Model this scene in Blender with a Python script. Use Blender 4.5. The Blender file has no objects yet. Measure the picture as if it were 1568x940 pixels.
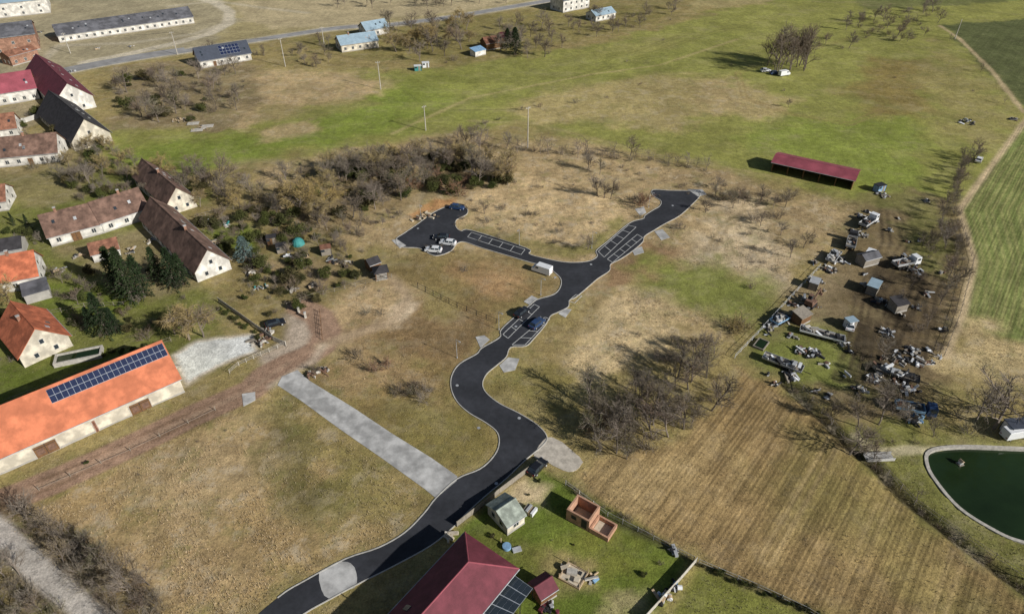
import bpy, math, random
import numpy as np
from mathutils import Vector, Matrix
from mathutils.geometry import tessellate_polygon
random.seed(7); rng=np.random.RandomState(11)
D=bpy.data; SC=bpy.context.scene
TH=math.radians(37.0); CT,ST=math.cos(TH),math.sin(TH); F=1045.0; H=95.0
# survey: bearings measured from the drone station -> true ground coordinates (metres)
def S(u,v,h=0.0):
    x=(u-784)/F; y=(470-v)/F
    t=(H-h)/(ST-y*CT)
    return Vector((x*t,(CT+y*ST)*t))
def lin(r,g,b):
    f=lambda c:(c/255/12.92) if c/255<=0.04045 else ((c/255+0.055)/1.055)**2.4
    return (f(r),f(g),f(b))
def link(o):
    SC.collection.objects.link(o); return o
# ------------------------------------------------------------ materials
def mat(name,col,rough=.8,var=.25,scale=1.5,metal=0.0,bump=0.0,spec=.3,randv=0.0,detail=6,stripe=None,streak=None):
    m=D.materials.new(name); m.use_nodes=True; nt=m.node_tree; N=nt.nodes; L=nt.links
    b=N['Principled BSDF']; b.inputs['Roughness'].default_value=rough; b.inputs['Metallic'].default_value=metal
    b.inputs['Specular IOR Level'].default_value=spec
    tc=N.new('ShaderNodeTexCoord'); no=N.new('ShaderNodeTexNoise'); no.inputs['Scale'].default_value=scale; no.inputs['Detail'].default_value=detail
    no.inputs['Roughness'].default_value=.65
    L.new(tc.outputs['Object'],no.inputs['Vector'])
    mr=N.new('ShaderNodeMapRange'); mr.inputs['From Min'].default_value=.3; mr.inputs['From Max'].default_value=.7
    mr.inputs['To Min'].default_value=1-var; mr.inputs['To Max'].default_value=1+var
    L.new(no.outputs['Fac'],mr.inputs['Value'])
    val=mr.outputs['Result']
    def mul(val,x):
        mm=N.new('ShaderNodeMath'); mm.operation='MULTIPLY'; L.new(val,mm.inputs[0]); L.new(x,mm.inputs[1]); return mm.outputs[0]
    if randv>0:
        oi=N.new('ShaderNodeObjectInfo'); m2=N.new('ShaderNodeMapRange'); m2.inputs['To Min'].default_value=1-randv; m2.inputs['To Max'].default_value=1+randv
        L.new(oi.outputs['Random'],m2.inputs['Value']); val=mul(val,m2.outputs['Result'])
    if stripe:
        wv=N.new('ShaderNodeTexWave'); wv.wave_type='BANDS'; wv.bands_direction='X'; wv.inputs['Scale'].default_value=stripe[0]; wv.inputs['Distortion'].default_value=.3
        L.new(tc.outputs['Object'],wv.inputs['Vector']); m3=N.new('ShaderNodeMapRange'); m3.inputs['To Min'].default_value=1-stripe[1]; m3.inputs['To Max'].default_value=1+stripe[1]*.4
        L.new(wv.outputs['Fac'],m3.inputs['Value']); val=mul(val,m3.outputs['Result'])
    if streak:
        n2=N.new('ShaderNodeTexNoise'); n2.inputs['Scale'].default_value=streak[0]; n2.inputs['Detail'].default_value=4
        L.new(tc.outputs['Object'],n2.inputs['Vector']); m3=N.new('ShaderNodeMapRange'); m3.inputs['From Min'].default_value=.42; m3.inputs['From Max'].default_value=.62
        m3.inputs['To Min'].default_value=1-streak[1]; m3.inputs['To Max'].default_value=1
        L.new(n2.outputs['Fac'],m3.inputs['Value']); val=mul(val,m3.outputs['Result'])
    vm=N.new('ShaderNodeVectorMath'); vm.operation='SCALE'; vm.inputs[0].default_value=col[:3]
    L.new(val,vm.inputs['Scale']); L.new(vm.outputs['Vector'],b.inputs['Base Color'])
    if bump>0:
        bp=N.new('ShaderNodeBump'); bp.inputs['Strength'].default_value=bump; bp.inputs['Distance'].default_value=.05
        L.new(no.outputs['Fac'],bp.inputs['Height']); L.new(bp.outputs['Normal'],b.inputs['Normal'])
    return m
M={}
M['asphalt']=mat('asphalt',(.043,.045,.053),.85,.22,.9,streak=(.13,.32))
M['asphalt_old']=mat('asphalt_old',(.34,.33,.32),.9,.2,.3,streak=(.1,.2))
M['kerb']=mat('kerb_concrete',(.46,.44,.40),.9,.25,1.0)
M['concrete']=mat('concrete',(.50,.49,.47),.9,.22,.5,streak=(.25,.3))
M['gravel']=mat('gravel',(.48,.43,.36),.95,.35,.9,detail=10)
M['paint']=mat('road_paint',(.60,.60,.58),.8,.25,2)
M['orange']=mat('orange_tiles',(.62,.20,.10),.8,.15,.6,stripe=(9,.12),streak=(.3,.25))
M['orange2']=mat('orange_tiles_worn',(.56,.17,.085),.8,.25,.8,stripe=(9,.15),streak=(.4,.3))
M['brown']=mat('brown_tiles',(.23,.14,.105),.9,.45,.7,stripe=(9,.15),streak=(.3,.4))
M['oldred']=mat('oldred_tiles',(.32,.15,.095),.9,.45,.9,stripe=(9,.15),streak=(.5,.35))
M['maroon']=mat('maroon_roof',(.18,.042,.058),.7,.2,.8,stripe=(8,.25),streak=(.5,.2))
M['redsheet']=mat('red_sheet_roof',(.34,.085,.11),.6,.18,.4,stripe=(2.5,.25),streak=(.3,.2))
M['darkroof']=mat('dark_roof',(.045,.042,.045),.85,.4,.8,stripe=(8,.1))
M['slate']=mat('slate_roof',(.065,.075,.10),.6,.15,.8,stripe=(6,.2))
M['bluegrey']=mat('bluegrey_roof',(.30,.40,.47),.6,.15,.5,stripe=(3,.15))
M['greenroof']=mat('pale_green_sheet',(.36,.40,.34),.7,.25,.8,stripe=(3,.2),streak=(.8,.3))
M['greyroof']=mat('fibre_cement_roof',(.15,.15,.165),.9,.3,.4,stripe=(2,.2),streak=(.2,.35))
M['white']=mat('white_plaster',(.70,.67,.61),.9,.14,.5,streak=(.5,.28))
M['cream']=mat('cream_plaster',(.64,.58,.47),.9,.16,.5,streak=(.5,.28))
M['grey_wall']=mat('grey_plaster',(.36,.34,.31),.9,.2,.6)
M['brick']=mat('brick',(.50,.29,.19),.9,.2,3,streak=(1,.2))
M['brick2']=mat('red_brick',(.34,.19,.13),.9,.35,1.5,streak=(.4,.3))
M['glass']=mat('window_glass',(.03,.04,.05),.12,.1,1,spec=.6)
M['frame']=mat('window_frame',(.5,.48,.44),.7,.05,1)
M['wood']=mat('brown_wood',(.16,.085,.04),.8,.3,1.5)
M['woodgrey']=mat('grey_wood',(.25,.22,.18),.9,.3,2)
M['woodlight']=mat('light_wood',(.48,.36,.23),.85,.2,2)
M['metal']=mat('galvanised_metal',(.42,.43,.44),.6,.25,1,metal=.2)
M['dark']=mat('dark_metal',(.03,.03,.033),.6,.2,2)
M['tyre']=mat('tyre_rubber',(.02,.02,.02),.9,.1,3)
M['whitep']=mat('white_paint',(.72,.73,.74),.35,.08,1,spec=.5)
M['bluep']=mat('blue_paint',(.03,.06,.14),.3,.1,1,spec=.5)
M['blackp']=mat('black_paint',(.015,.016,.02),.25,.1,1,spec=.6)
M['redp']=mat('red_paint',(.30,.03,.025),.5,.2,1)
M['tarp']=mat('blue_tarp',(.20,.34,.50),.6,.3,1.5,bump=.5)
M['rust']=mat('rusty_steel',(.17,.10,.07),.9,.4,2)
M['teal']=mat('teal_fabric',(.05,.24,.23),.7,.2,1)
M['panel']=mat('solar_cells',(.018,.026,.065),.25,.2,1.5,spec=.5)
M['panelframe']=mat('solar_frame',(.35,.38,.42),.5,.1,1)
M['stone']=mat('stone',(.44,.41,.36),.9,.3,1.5,bump=.4)
M['sand']=mat('sand',(.54,.47,.36),.95,.2,1.5,bump=.3)
M['bark']=mat('bark',(.17,.14,.115),.95,.3,3,randv=.35)
def twigmat(name,cols,rough=.95):
    m=D.materials.new(name); m.use_nodes=True; nt=m.node_tree; N=nt.nodes; L=nt.links; b=N['Principled BSDF']
    b.inputs['Roughness'].default_value=rough; b.inputs['Specular IOR Level'].default_value=.15
    oi=N.new('ShaderNodeObjectInfo'); cr=N.new('ShaderNodeValToRGB'); e=cr.color_ramp.elements
    while len(e)<len(cols): e.new(.5)
    for i,c in enumerate(cols): e[i].position=i/(len(cols)-1); e[i].color=(*c,1)
    L.new(oi.outputs['Random'],cr.inputs['Fac'])
    tc=N.new('ShaderNodeTexCoord'); no=N.new('ShaderNodeTexNoise'); no.inputs['Scale'].default_value=.8; no.inputs['Detail'].default_value=4
    L.new(tc.outputs['Object'],no.inputs['Vector']); mr=N.new('ShaderNodeMapRange'); mr.inputs['From Min'].default_value=.3; mr.inputs['From Max'].default_value=.7
    mr.inputs['To Min'].default_value=.55; mr.inputs['To Max'].default_value=1.35; L.new(no.outputs['Fac'],mr.inputs['Value'])
    vm=N.new('ShaderNodeVectorMath'); vm.operation='SCALE'; L.new(cr.outputs['Color'],vm.inputs[0]); L.new(mr.outputs['Result'],vm.inputs['Scale'])
    L.new(vm.outputs['Vector'],b.inputs['Base Color']); return m
M['twig']=twigmat('twigs',[(.27,.21,.15),(.18,.155,.12),(.31,.25,.16),(.22,.155,.115),(.19,.18,.10),(.27,.235,.19),(.20,.165,.13)])
M['ochre']=twigmat('willow_twigs',[(.38,.28,.11),(.34,.27,.13),(.32,.24,.11)])
M['rusttwig']=twigmat('russet_leaves',[(.27,.15,.09),(.30,.18,.11)])
M['needle']=twigmat('needles',[(.018,.034,.014),(.03,.048,.018),(.045,.065,.022)])
M['bluene']=twigmat('blue_needles',[(.10,.15,.14),(.12,.17,.16)])
M['leaf']=twigmat('bush_leaves',[(.05,.065,.018),(.085,.095,.028),(.06,.062,.025),(.11,.09,.04)])
# ------------------------------------------------------------ mesh builder
class MB:
    def __init__(s): s.v=[];s.f=[];s.m=[];s.mats=[]
    def mi(s,k):
        if k not in s.mats: s.mats.append(k)
        return s.mats.index(k)
    def poly(s,pts,k):
        b=len(s.v); s.v+= [tuple(p) for p in pts]; s.f.append(tuple(range(b,b+len(pts)))); s.m.append(s.mi(k))
    def box(s,c,d,k,rz=0,rx=0,ry=0,top=None):
        tx,ty=top if top else (1,1)
        R=Matrix.Rotation(rz,3,'Z')@Matrix.Rotation(ry,3,'Y')@Matrix.Rotation(rx,3,'X'); b=len(s.v); c=Vector(c)
        for z in(-.5,.5):
            a,e=(tx,ty) if z>0 else (1,1)
            for x,y in((-.5,-.5),(.5,-.5),(.5,.5),(-.5,.5)):
                s.v.append(tuple(c+R@Vector((x*d[0]*a,y*d[1]*e,z*d[2]))))
        i=s.mi(k)
        for f in((3,2,1,0),(4,5,6,7),(0,1,5,4),(1,2,6,5),(2,3,7,6),(3,0,4,7)):
            s.f.append(tuple(b+j for j in f)); s.m.append(i)
    def cyl(s,c,r,h,k,n=10,axis='Z',r2=None,rz=0):
        r2=r if r2 is None else r2; b=len(s.v); c=Vector(c); R=Matrix.Rotation(rz,3,'Z')
        for z,rr in((-.5,r),(.5,r2)):
            for j in range(n):
                a=2*math.pi*j/n; p=(rr*math.cos(a),rr*math.sin(a),z*h)
                if axis=='Y': p=(p[0],p[2],p[1])
                if axis=='X': p=(p[2],p[0],p[1])
                s.v.append(tuple(c+R@Vector(p)))
        i=s.mi(k)
        for j in range(n):
            s.f.append((b+j,b+(j+1)%n,b+n+(j+1)%n,b+n+j)); s.m.append(i)
        s.f.append(tuple(b+j for j in reversed(range(n)))); s.m.append(i)
        s.f.append(tuple(b+n+j for j in range(n))); s.m.append(i)
    def prism(s,prof,y0,y1,k):
        b=len(s.v); n=len(prof)
        for y in(y0,y1):
            for x,z in prof: s.v.append((x,y,z))
        i=s.mi(k)
        s.f.append(tuple(b+j for j in range(n))); s.m.append(i); s.f.append(tuple(b+n+j for j in reversed(range(n)))); s.m.append(i)
        for j in range(n):
            s.f.append((b+j,b+n+j,b+n+(j+1)%n,b+(j+1)%n)); s.m.append(i)
    def mesh(s,name):
        me=D.meshes.new(name); me.from_pydata(s.v,[],s.f)
        for k in s.mats: me.materials.append(M[k])
        me.polygons.foreach_set('material_index',s.m); me.update(); return me
    def obj(s,name,loc=(0,0,0),rz=0,parent=None,bevel=0,scale=1):
        o=link(D.objects.new(name,s.mesh(name)))
        if parent: o.parent=parent
        o.location=loc; o.rotation_euler=(0,0,rz); o.scale=(scale,)*3
        if bevel: 
            m=o.modifiers.new('b','BEVEL'); m.width=bevel; m.segments=1; m.limit_method='ANGLE'
        return o
def empty(name,loc,rz=0):
    e=link(D.objects.new(name,None)); e.location=loc; e.rotation_euler=(0,0,rz); e.empty_display_size=.5; return e
def inside(p,poly):
    c=False;n=len(poly)
    for i in range(n):
        a=poly[i];b=poly[(i+1)%n]
        if (a[1]>p[1])!=(b[1]>p[1]) and p[0]<(b[0]-a[0])*(p[1]-a[1])/(b[1]-a[1])+a[0]: c=not c
    return c
# ------------------------------------------------------------ buildings
def house(name,P0,P1,W,side=1,eave=3,ridge=6.5,roof='brown',wall='white',over=.4,kind='gable',win=True,doors=(),chim=(),solar=None,
          open_front=False,winstep=3.2,ridgecap=True,gwin=True):
    P0=P0 if isinstance(P0,Vector) else S(*P0); P1=P1 if isinstance(P1,Vector) else S(*P1)
    if side<0: P0,P1=P1,P0
    d=P1-P0; Ln=d.length; rz=math.atan2(d.y,d.x); d=d/Ln
    e=empty(name,(P0.x,P0.y,0),rz)
    w=MB(); B=-.4
    mid=W/2
    if kind=='gable':
        if not open_front: w.poly([(0,0,B),(Ln,0,B),(Ln,0,eave),(0,0,eave)],wall)
        w.poly([(Ln,W,B),(0,W,B),(0,W,eave),(Ln,W,eave)],wall)
        w.poly([(Ln,0,B),(Ln,W,B),(Ln,W,eave),(Ln,mid,ridge),(Ln,0,eave)],wall)
        w.poly([(0,W,B),(0,0,B),(0,0,eave),(0,mid,ridge),(0,W,eave)],wall)
    else:
        e2=eave if kind=='hip' else ridge
        if not open_front: w.poly([(0,0,B),(Ln,0,B),(Ln,0,eave),(0,0,eave)],wall)
        w.poly([(Ln,W,B),(0,W,B),(0,W,e2),(Ln,W,e2)],wall)
        w.poly([(Ln,0,B),(Ln,W,B),(Ln,W,e2),(Ln,0,eave)],wall)
        w.poly([(0,W,B),(0,0,B),(0,0,eave),(0,W,e2)],wall)
    if open_front:
        n=max(2,int(Ln/4))
        for i in range(n+1): w.box((.15+(Ln-.3)*i/n,.15,eave/2),(.25,.25,eave),'wood')
    else:
        w.box((Ln/2,-.02,.05),(Ln+.1,.06,.6),'grey_wall')
    w.obj('walls',parent=e)
    r=MB(); t=.14
    if kind=='gable':
        sl=(ridge-eave)/mid; ze=eave-over*sl+.04; zr=ridge+.04
        for s_ in(0,1):
            y0=-over if s_==0 else W+over
            a=[(-over,y0,ze),(Ln+over,y0,ze),(Ln+over,mid,zr),(-over,mid,zr)]
            up=[(x,y,z+t) for x,y,z in a]
            r.poly(up if s_==0 else up[::-1],roof); r.poly(a[::-1] if s_==0 else a,'wood')
            for i in range(4):
                j=(i+1)%4
                if i==2: continue
                r.poly([a[i],a[j],up[j],up[i]],roof if roof!='orange' else 'oldred')
        if ridgecap: r.box((Ln/2,mid,zr+t+.02),(Ln+2*over+.04,.3,.12),roof,top=(1,.4))
        r.cyl((Ln/2,-over-.07,ze+.05),.07,Ln+2*over-.1,'metal',6,'X')
        slope=lambda x,tt,hh=0:(x,-over+(mid+over)*tt,ze+t+(zr-ze)*tt+hh)
        if win and Ln>9:
            for i in range(int(Ln/5)):
                x=random.uniform(1.5,Ln-1.5);tt=random.uniform(.35,.7); p=slope(x,tt,.05); r.box(p,(.7,.9,.08),random.choice(['glass','metal']),rx=math.atan(sl))
    elif kind=='hip':
        sl=(ridge-eave)/mid; ze=eave-over*sl+.04; zr=ridge+.04; y0=-over; y1=W+over; x0=-over; x1=Ln+over
        for dz in(0,t):
            a=[(x0,y0,ze+dz),(x1,y0,ze+dz),(x1,y1,ze+dz),(x0,y1,ze+dz)]; p=(mid,mid,zr+dz); q=(Ln-mid,mid,zr+dz)
            k=roof if dz else 'wood'
            r.poly([a[0],a[1],q,p],k); r.poly([a[1],a[2],q],k); r.poly([a[2],a[3],p,q],k); r.poly([a[3],a[0],p],k)
        a=[(x0,y0),(x1,y0),(x1,y1),(x0,y1)]
        for i in range(4):
            j=(i+1)%4; r.poly([(*a[i],ze),(*a[j],ze),(*a[j],ze+t),(*a[i],ze+t)],roof)
        def cap(A,Bp):
            A=Vector(A);Bp=Vector(Bp);dd=Bp-A;c=(A+Bp)/2
            r.box((c.x,c.y,c.z+.05),(dd.length,.24,.12),'redsheet',rz=math.atan2(dd.y,dd.x),ry=-math.asin(dd.z/dd.length),top=(1,.4))
        cap((mid,mid,zr+t),(Ln-mid,mid,zr+t)); cap((x0,y0,ze+t),(mid,mid,zr+t)); cap((x0,y1,ze+t),(mid,mid,zr+t)); cap((x1,y0,ze+t),(Ln-mid,mid,zr+t)); cap((x1,y1,ze+t),(Ln-mid,mid,zr+t))
        slope=lambda x,tt,hh=0:(x,-over+(mid+over)*tt,ze+t+(zr-ze)*tt+hh)
        for s_ in(0,1): r.cyl((Ln/2,-over-.07 if s_==0 else W+over+.07,ze+.05),.08,Ln+2*over,'metal',6,'X')
        for x in (Ln*.55,Ln*.8):
            for tt in (.4,): p=slope(x,tt,.05); r.box(p,(.9,1.1,.1),'glass',rx=math.atan(sl))
            r.cyl((x+1.5,mid-1.2,zr-.1),.08,.8,'metal',8)
    else:
        a=[(-over,-over,eave+.05),(Ln+over,-over,eave+.05),(Ln+over,W+over,ridge+.08),(-over,W+over,ridge+.08)]
        up=[(x,y,z+t) for x,y,z in a]; r.poly(up,roof); r.poly(a[::-1],'woodgrey')
        for i in range(4): j=(i+1)%4; r.poly([a[i],a[j],up[j],up[i]],roof)
        slope=lambda x,tt,hh=0:(x,-over+(W+2*over)*tt,eave+.05+t+(ridge-eave)*tt+hh)
    r.obj('roof',parent=e)
    if solar:
        sp=MB(); x0,x1,t0,t1,nx,ny=solar
        for i in range(nx):
            for j in range(ny):
                xa=x0+(x1-x0)*(i+.03)/nx; xb=x0+(x1-x0)*(i+.97)/nx; ta=t0+(t1-t0)*(j+.03)/ny; tb=t0+(t1-t0)*(j+.97)/ny
                sp.poly([slope(xa,ta,.1),slope(xb,ta,.1),slope(xb,tb,.1),slope(xa,tb,.1)],'panel')
        sp.poly([slope(x0,t0,.07),slope(x1,t0,.07),slope(x1,t1,.07),slope(x0,t1,.07)],'panelframe')
        sp.obj('solar_panels',parent=e)
    g=MB()
    if win and not open_front:
        dx=[((S(*dd[:2])-P0).dot(d),dd[2]) for dd in doors]
        n=max(1,int(Ln/winstep))
        for i in range(n):
            x=(i+.5)*Ln/n
            if any(abs(x-q)<ww/2+.8 for q,ww in dx): continue
            for (y,s_) in((-.03,-1),(W+.03,1)):
                for lev in ([1.5] if eave<5 else [1.5,4.3]):
                    g.box((x,y,lev),(1.15,.06,1.3),'frame'); g.box((x-.26,y+s_*.02,lev),(.42,.05,1.1),'glass'); g.box((x+.26,y+s_*.02,lev),(.42,.05,1.1),'glass')
        if gwin:
          for xx,s_ in((-.03,-1),(Ln+.03,1)):
            for yy,zz in([(W*.3,1.5),(W*.7,1.5)]+([(W*.5,eave+ (ridge-eave)*.25)] if kind=='gable' and ridge-eave>2.5 else [])):
                g.box((xx,yy,zz),(.06,.95,1.2),'frame'); g.box((xx+s_*.02,yy,zz),(.05,.75,1.0),'glass')
    for dd in doors:
        x=(S(*dd[:2])-P0).dot(d); k=dd[4] if len(dd)>4 else 'wood'
        g.box((x,-.04,dd[3]/2),(dd[2]+.3,.08,dd[3]+.15),'stone'); g.box((x,-.06,dd[3]/2-.02),(dd[2],.1,dd[3]),k)
        g.box((x,-.125,dd[3]/2),(.08,.03,dd[3]-.1),'dark')
        if dd[2]>3: g.box((x,-.125,dd[3]*.8),(dd[2]-.2,.03,.1),'dark'); g.box((x-dd[2]/4,-.125,dd[3]*.45),(dd[2]*.33,.03,dd[3]*.5),'rust'); g.box((x+dd[2]/4,-.125,dd[3]*.45),(dd[2]*.33,.03,dd[3]*.5),'rust')
    if g.f: g.obj('windows_and_doors',parent=e)
    for (fx,fy) in chim:
        c=MB(); yy=W*fy; zt=eave+(ridge-eave)*(1-abs(yy-mid)/mid)
        c.box((Ln*fx,yy,zt+.3),(.6,.6,1.8),'brick2'); c.box((Ln*fx,yy,zt+1.25),(.75,.75,.1),'concrete'); c.obj('chimney',parent=e)
    return e
house('orange_roof_barn',(-90,768),(283,600),12,1,3.7,9.2,'orange','cream',.35,doors=[(75,693,3.6,2.6),(218,629,3.6,2.5),(-40,745,3,2.4),(150,660,.5,2.8,'oldred')],win=False,
      solar=(20.2,40.6,.62,.93,21,2))
house('orange_roof_cottage',(112,529),(76,490),9.5,1,3,7.6,'orange2','cream',.5,chim=[(.5,.6)])
house('orange_roof_house',(-60,463),(65,438),9,1,3.2,7.4,'orange2','white',.4,chim=[(.7,.5)])
house('garage_annex',(42,466),(80,455),5,1,2.2,2.7,'greyroof','grey_wall',.2,kind='mono',win=False)
house('white_gable_farmhouse',(355,412),(268,332),8.6,1,3.0,7.6,'brown','white',.4,chim=[(.35,.5)])
house('long_brown_roof_house',(80,378),(160,357),9,1,3.0,7.2,'brown','white',.4,chim=[(.3,.5)],doors=[(120,367,2.2,2.4)])
house('long_brown_roof_house',(160.5,356.8),(232,333),9,1,3.2,7.4,'brown','white',.4,chim=[(.6,.5)])
house('brown_roof_house',(302,316),(250,272),8,1,3.2,7.4,'brown','cream',.4,chim=[(.5,.5)])
house('outbuilding',(145,402),(186,392),5.5,1,2.2,4,'oldred','white',.3,win=False)
house('outbuilding',(-20,402),(38,392),6,1,2.4,4.2,'darkroof','grey_wall',.3,win=False)
house('red_roof_farmhouse',(-60,172),(62,152),11,1,4.5,9.6,'redsheet','white',.4,chim=[(.5,.5)])
house('maroon_roof_farmhouse',(148,164),(98,118),13,1,4.6,10.5,'maroon','white',.5)
house('dark_roof_barn',(173,216),(118,172),12,1,3.3,9.5,'darkroof','cream',.5)
house('village_cottage',(-30,216),(30,208),8,1,3,6.8,'oldred','white',.4,chim=[(.5,.5)])
house('village_house',(-30,260),(93,248),10,1,3.4,7.8,'brown','white',.4,chim=[(.6,.5)],doors=[(50,252,1.4,2.2)])
house('village_house',(-60,332),(14,322),9,1,3,6,'oldred','white',.4)
house('cow_barn',(92,66),(298,36),16,1,3.2,6.4,'greyroof','white',.4,winstep=3.4)
house('brick_farm_hall',(-60,92),(62,76),20,1,7,10.5,'greyroof','brick2',.4,winstep=6)
house('white_farm_hall',(-60,35),(78,20),22,1,7,10,'bluegrey','white',.4,winstep=8)
house('brick_outbuilding',(20,102),(62,90),7,1,4,5.5,'oldred','brick2',.3)
house('slate_roof_house',(308,105),(386,92),10,1,3.2,7.2,'slate','white',.5,solar=(9.5,18,.2,.85,6,3),doors=[(330,101,1.2,2.1)])
house('bluegrey_roof_house',(524,81),(580,73),10,1,3.3,6.0,'bluegrey','cream',.4,chim=[(.3,.5)])
house('bluegrey_roof_house',(562,58),(596,52),9,1,3.3,6,'bluegrey','white',.4)
house('white_country_house',(862,20),(902,12),11,1,6,9,'greyroof','white',.4)
house('blue_roof_cottage',(912,34),(942,28),8,1,2.8,4.8,'bluegrey','white',.3)
house('garden_shed',(745,78),(768,74),6,1,3,5,'oldred','wood',.3,win=False)
house('garden_shed',(728,88),(744,84),4,1,2.2,3,'tarp','white',.2,kind='mono',win=False)
house('garden_shed',(768,66),(785,64),5,1,2.5,4,'maroon','wood',.3,win=False)
house('red_roof_open_barn',(1180,263),(1303,291),8,1,3.2,4.2,'redsheet','wood',.5,kind='gable',open_front=True,win=False)
A0=S(712,813,4); A1=S(793,868,4)
dr=(A1-A0).normalized(); dl=Vector((dr.y,-dr.x))
if dl.y>0: dl=-dl
P0=A0+dl*.5+dr*.5
hs=house('maroon_hip_roof_house',P0+dl*26,P0,9.4,-1,4.0,7.0,'maroon','cream',.5,kind='hip',chim=[(.72,.62)])
# ------------------------------------------------------------ noise + terrain
def vnoise(x,y,sc,seed):
    r=np.random.RandomState(seed).rand(256,256); X=x/sc+seed*17.3; Y=y/sc+seed*9.1
    xi=np.floor(X).astype(int); yi=np.floor(Y).astype(int); fx=X-xi; fy=Y-yi; fx=fx*fx*(3-2*fx); fy=fy*fy*(3-2*fy)
    g=lambda a,b:r[a%256,b%256]
    return (g(xi,yi)*(1-fx)+g(xi+1,yi)*fx)*(1-fy)+(g(xi,yi+1)*(1-fx)+g(xi+1,yi+1)*fx)*fy
def fbm(x,y,sc,o=4,seed=1):
    s=0;a=1;t=0
    for i in range(o): s=s+a*vnoise(x,y,sc/2**i,seed+i); t+=a; a*=.55
    return s/t
def grow(a,n,f=1.25,s=1.5):
    out=[];c=a
    for i in range(n): s*=f; c+=s; out.append(c)
    return out
xs=np.arange(-300,300.1,.75); xs=np.concatenate([[-q for q in grow(300,28)][::-1],xs,grow(300,28)])
ys=np.concatenate([np.arange(46,120,.5),np.arange(120,200,.65),np.arange(200,432,1.15)]); ys=np.concatenate([[46-(q-46) for q in grow(46,22)][::-1],ys,grow(float(ys[-1]),30)])
nx,ny=len(xs),len(ys); GX,GY=np.meshgrid(xs,ys); gx=GX.ravel(); gy=GY.ravel(); NV=len(gx)
col=np.empty((NV,3)); col[:]=lin(124,110,70)
tuft=np.full(NV,.35); fur=np.zeros(NV); rel=np.full(NV,.5)
warp=(fbm(gx,gy,9,4,3)-.5)*2
warp2=(fbm(gx,gy,3,3,8)-.5)*2
big=fbm(gx,gy,40,4,5)
def segdist(px,py,a,b):
    ax,ay=a;bx,by=b; dx,dy=bx-ax,by-ay; t=np.clip(((px-ax)*dx+(py-ay)*dy)/(dx*dx+dy*dy+1e-9),0,1)
    return np.hypot(px-ax-t*dx,py-ay-t*dy)
def sdf(pts,idx):
    px,py=gx[idx],gy[idx]; d=np.full(len(px),1e9); ins=np.zeros(len(px),bool); n=len(pts)
    for i in range(n):
        a=pts[i];b=pts[(i+1)%n]; d=np.minimum(d,segdist(px,py,a,b))
        c=((a[1]>py)!=(b[1]>py)); xint=(b[0]-a[0])*(py-a[1])/((b[1]-a[1]) if abs(b[1]-a[1])>1e-9 else 1e-9)+a[0]
        ins^=c&(px<xint)
    return np.where(ins,d,-d)
def apply(idx,w,c=None,tu=None,fu=None,re=None):
    if c is not None: col[idx]=col[idx]*(1-w[:,None])+np.array(lin(*c))*w[:,None]
    if tu is not None: tuft[idx]=tuft[idx]*(1-w)+tu*w
    if fu is not None: fur[idx]=fur[idx]*(1-w)+fu*w
    if re is not None: rel[idx]=rel[idx]*(1-w)+re*w
def R(c,px,fe=3,tu=None,fu=0,re=None,wp=1.0,op=1.0):
    pts=[tuple(S(*p)) for p in px]; X=[p[0] for p in pts];Y=[p[1] for p in pts]; m=fe+4*wp
    idx=np.where((gx>min(X)-m)&(gx<max(X)+m)&(gy>min(Y)-m)&(gy<max(Y)+m))[0]
    d=sdf(pts,idx)+wp*(warp[idx]*2*min(fe,6)+warp2[idx]*min(fe,2))
    w=np.clip(d/fe*.5+.5,0,1); w=w*w*(3-2*w)*op
    apply(idx,w,c,tu,fu,re)
def T(c,px,wd,fe=1,tu=0,re=.1,wp=.4,op=1.0,world=False,rut=0):
    pts=px if world else [tuple(S(*p)) for p in px]; X=[p[0] for p in pts];Y=[p[1] for p in pts]; m=wd+fe+3
    idx=np.where((gx>min(X)-m)&(gx<max(X)+m)&(gy>min(Y)-m)&(gy<max(Y)+m))[0]
    d=np.full(len(idx),1e9)
    for a,b in zip(pts[:-1],pts[1:]): d=np.minimum(d,segdist(gx[idx],gy[idx],a,b))
    if rut: d=np.abs(d-rut)
    d=wd/2-d+wp*(warp[idx]*1.2+warp2[idx]*.8)
    w=np.clip(d/fe*.5+.5,0,1); w=w*w*(3-2*w)*op
    apply(idx,w,c,tu,None,re)
R((116,115,58),[(130,310),(110,200),(300,190),(420,110),(640,110),(900,70),(1050,30),(1200,-10),(1700,-10),(1700,300),(1400,350),(1300,300),(1180,275),(1000,240),(800,190),(700,205),(500,240),(380,250),(280,275)],5,.1,re=.35)
R((138,126,90),[(-100,-20),(1000,-20),(860,6),(600,40),(430,58),(300,78),(100,110),(-100,120)],5,.1,re=.2)
R((136,126,100),[(-50,-10),(330,-10),(370,30),(300,75),(120,105),(-50,120)],4,0,re=.1)
R((152,138,108),[(350,2),(600,-6),(840,-6),(700,18),(560,36),(420,45),(370,28)],3,.1,re=.1,op=.8)
R((112,102,60),[(420,60),(600,45),(760,20),(1020,0),(1030,25),(900,60),(700,100),(560,90)],4,.3)
R((135,122,82),[(1060,-10),(1200,-10),(1170,6),(1060,14)],3,.1)
R((90,92,52),[(1290,-12),(1568,-12),(1568,2),(1450,10),(1330,14)],3,.1)
R((76,80,48),[(1440,38),(1700,20),(1700,220),(1568,168),(1500,100)],2,.0,.35,re=.1)
R((138,127,78),[(1010,60),(860,90),(720,110),(700,150),(880,130),(1050,85),(1150,60)],7,.3,op=.5)
R((150,132,90),[(830,135),(980,115),(1120,120),(1130,175),(1000,200),(880,180),(820,190),(760,170)],5,.7,op=.75)
R((144,126,88),[(1060,135),(1130,120),(1200,150),(1180,190),(1080,175)],5,.7,op=.8)
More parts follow.
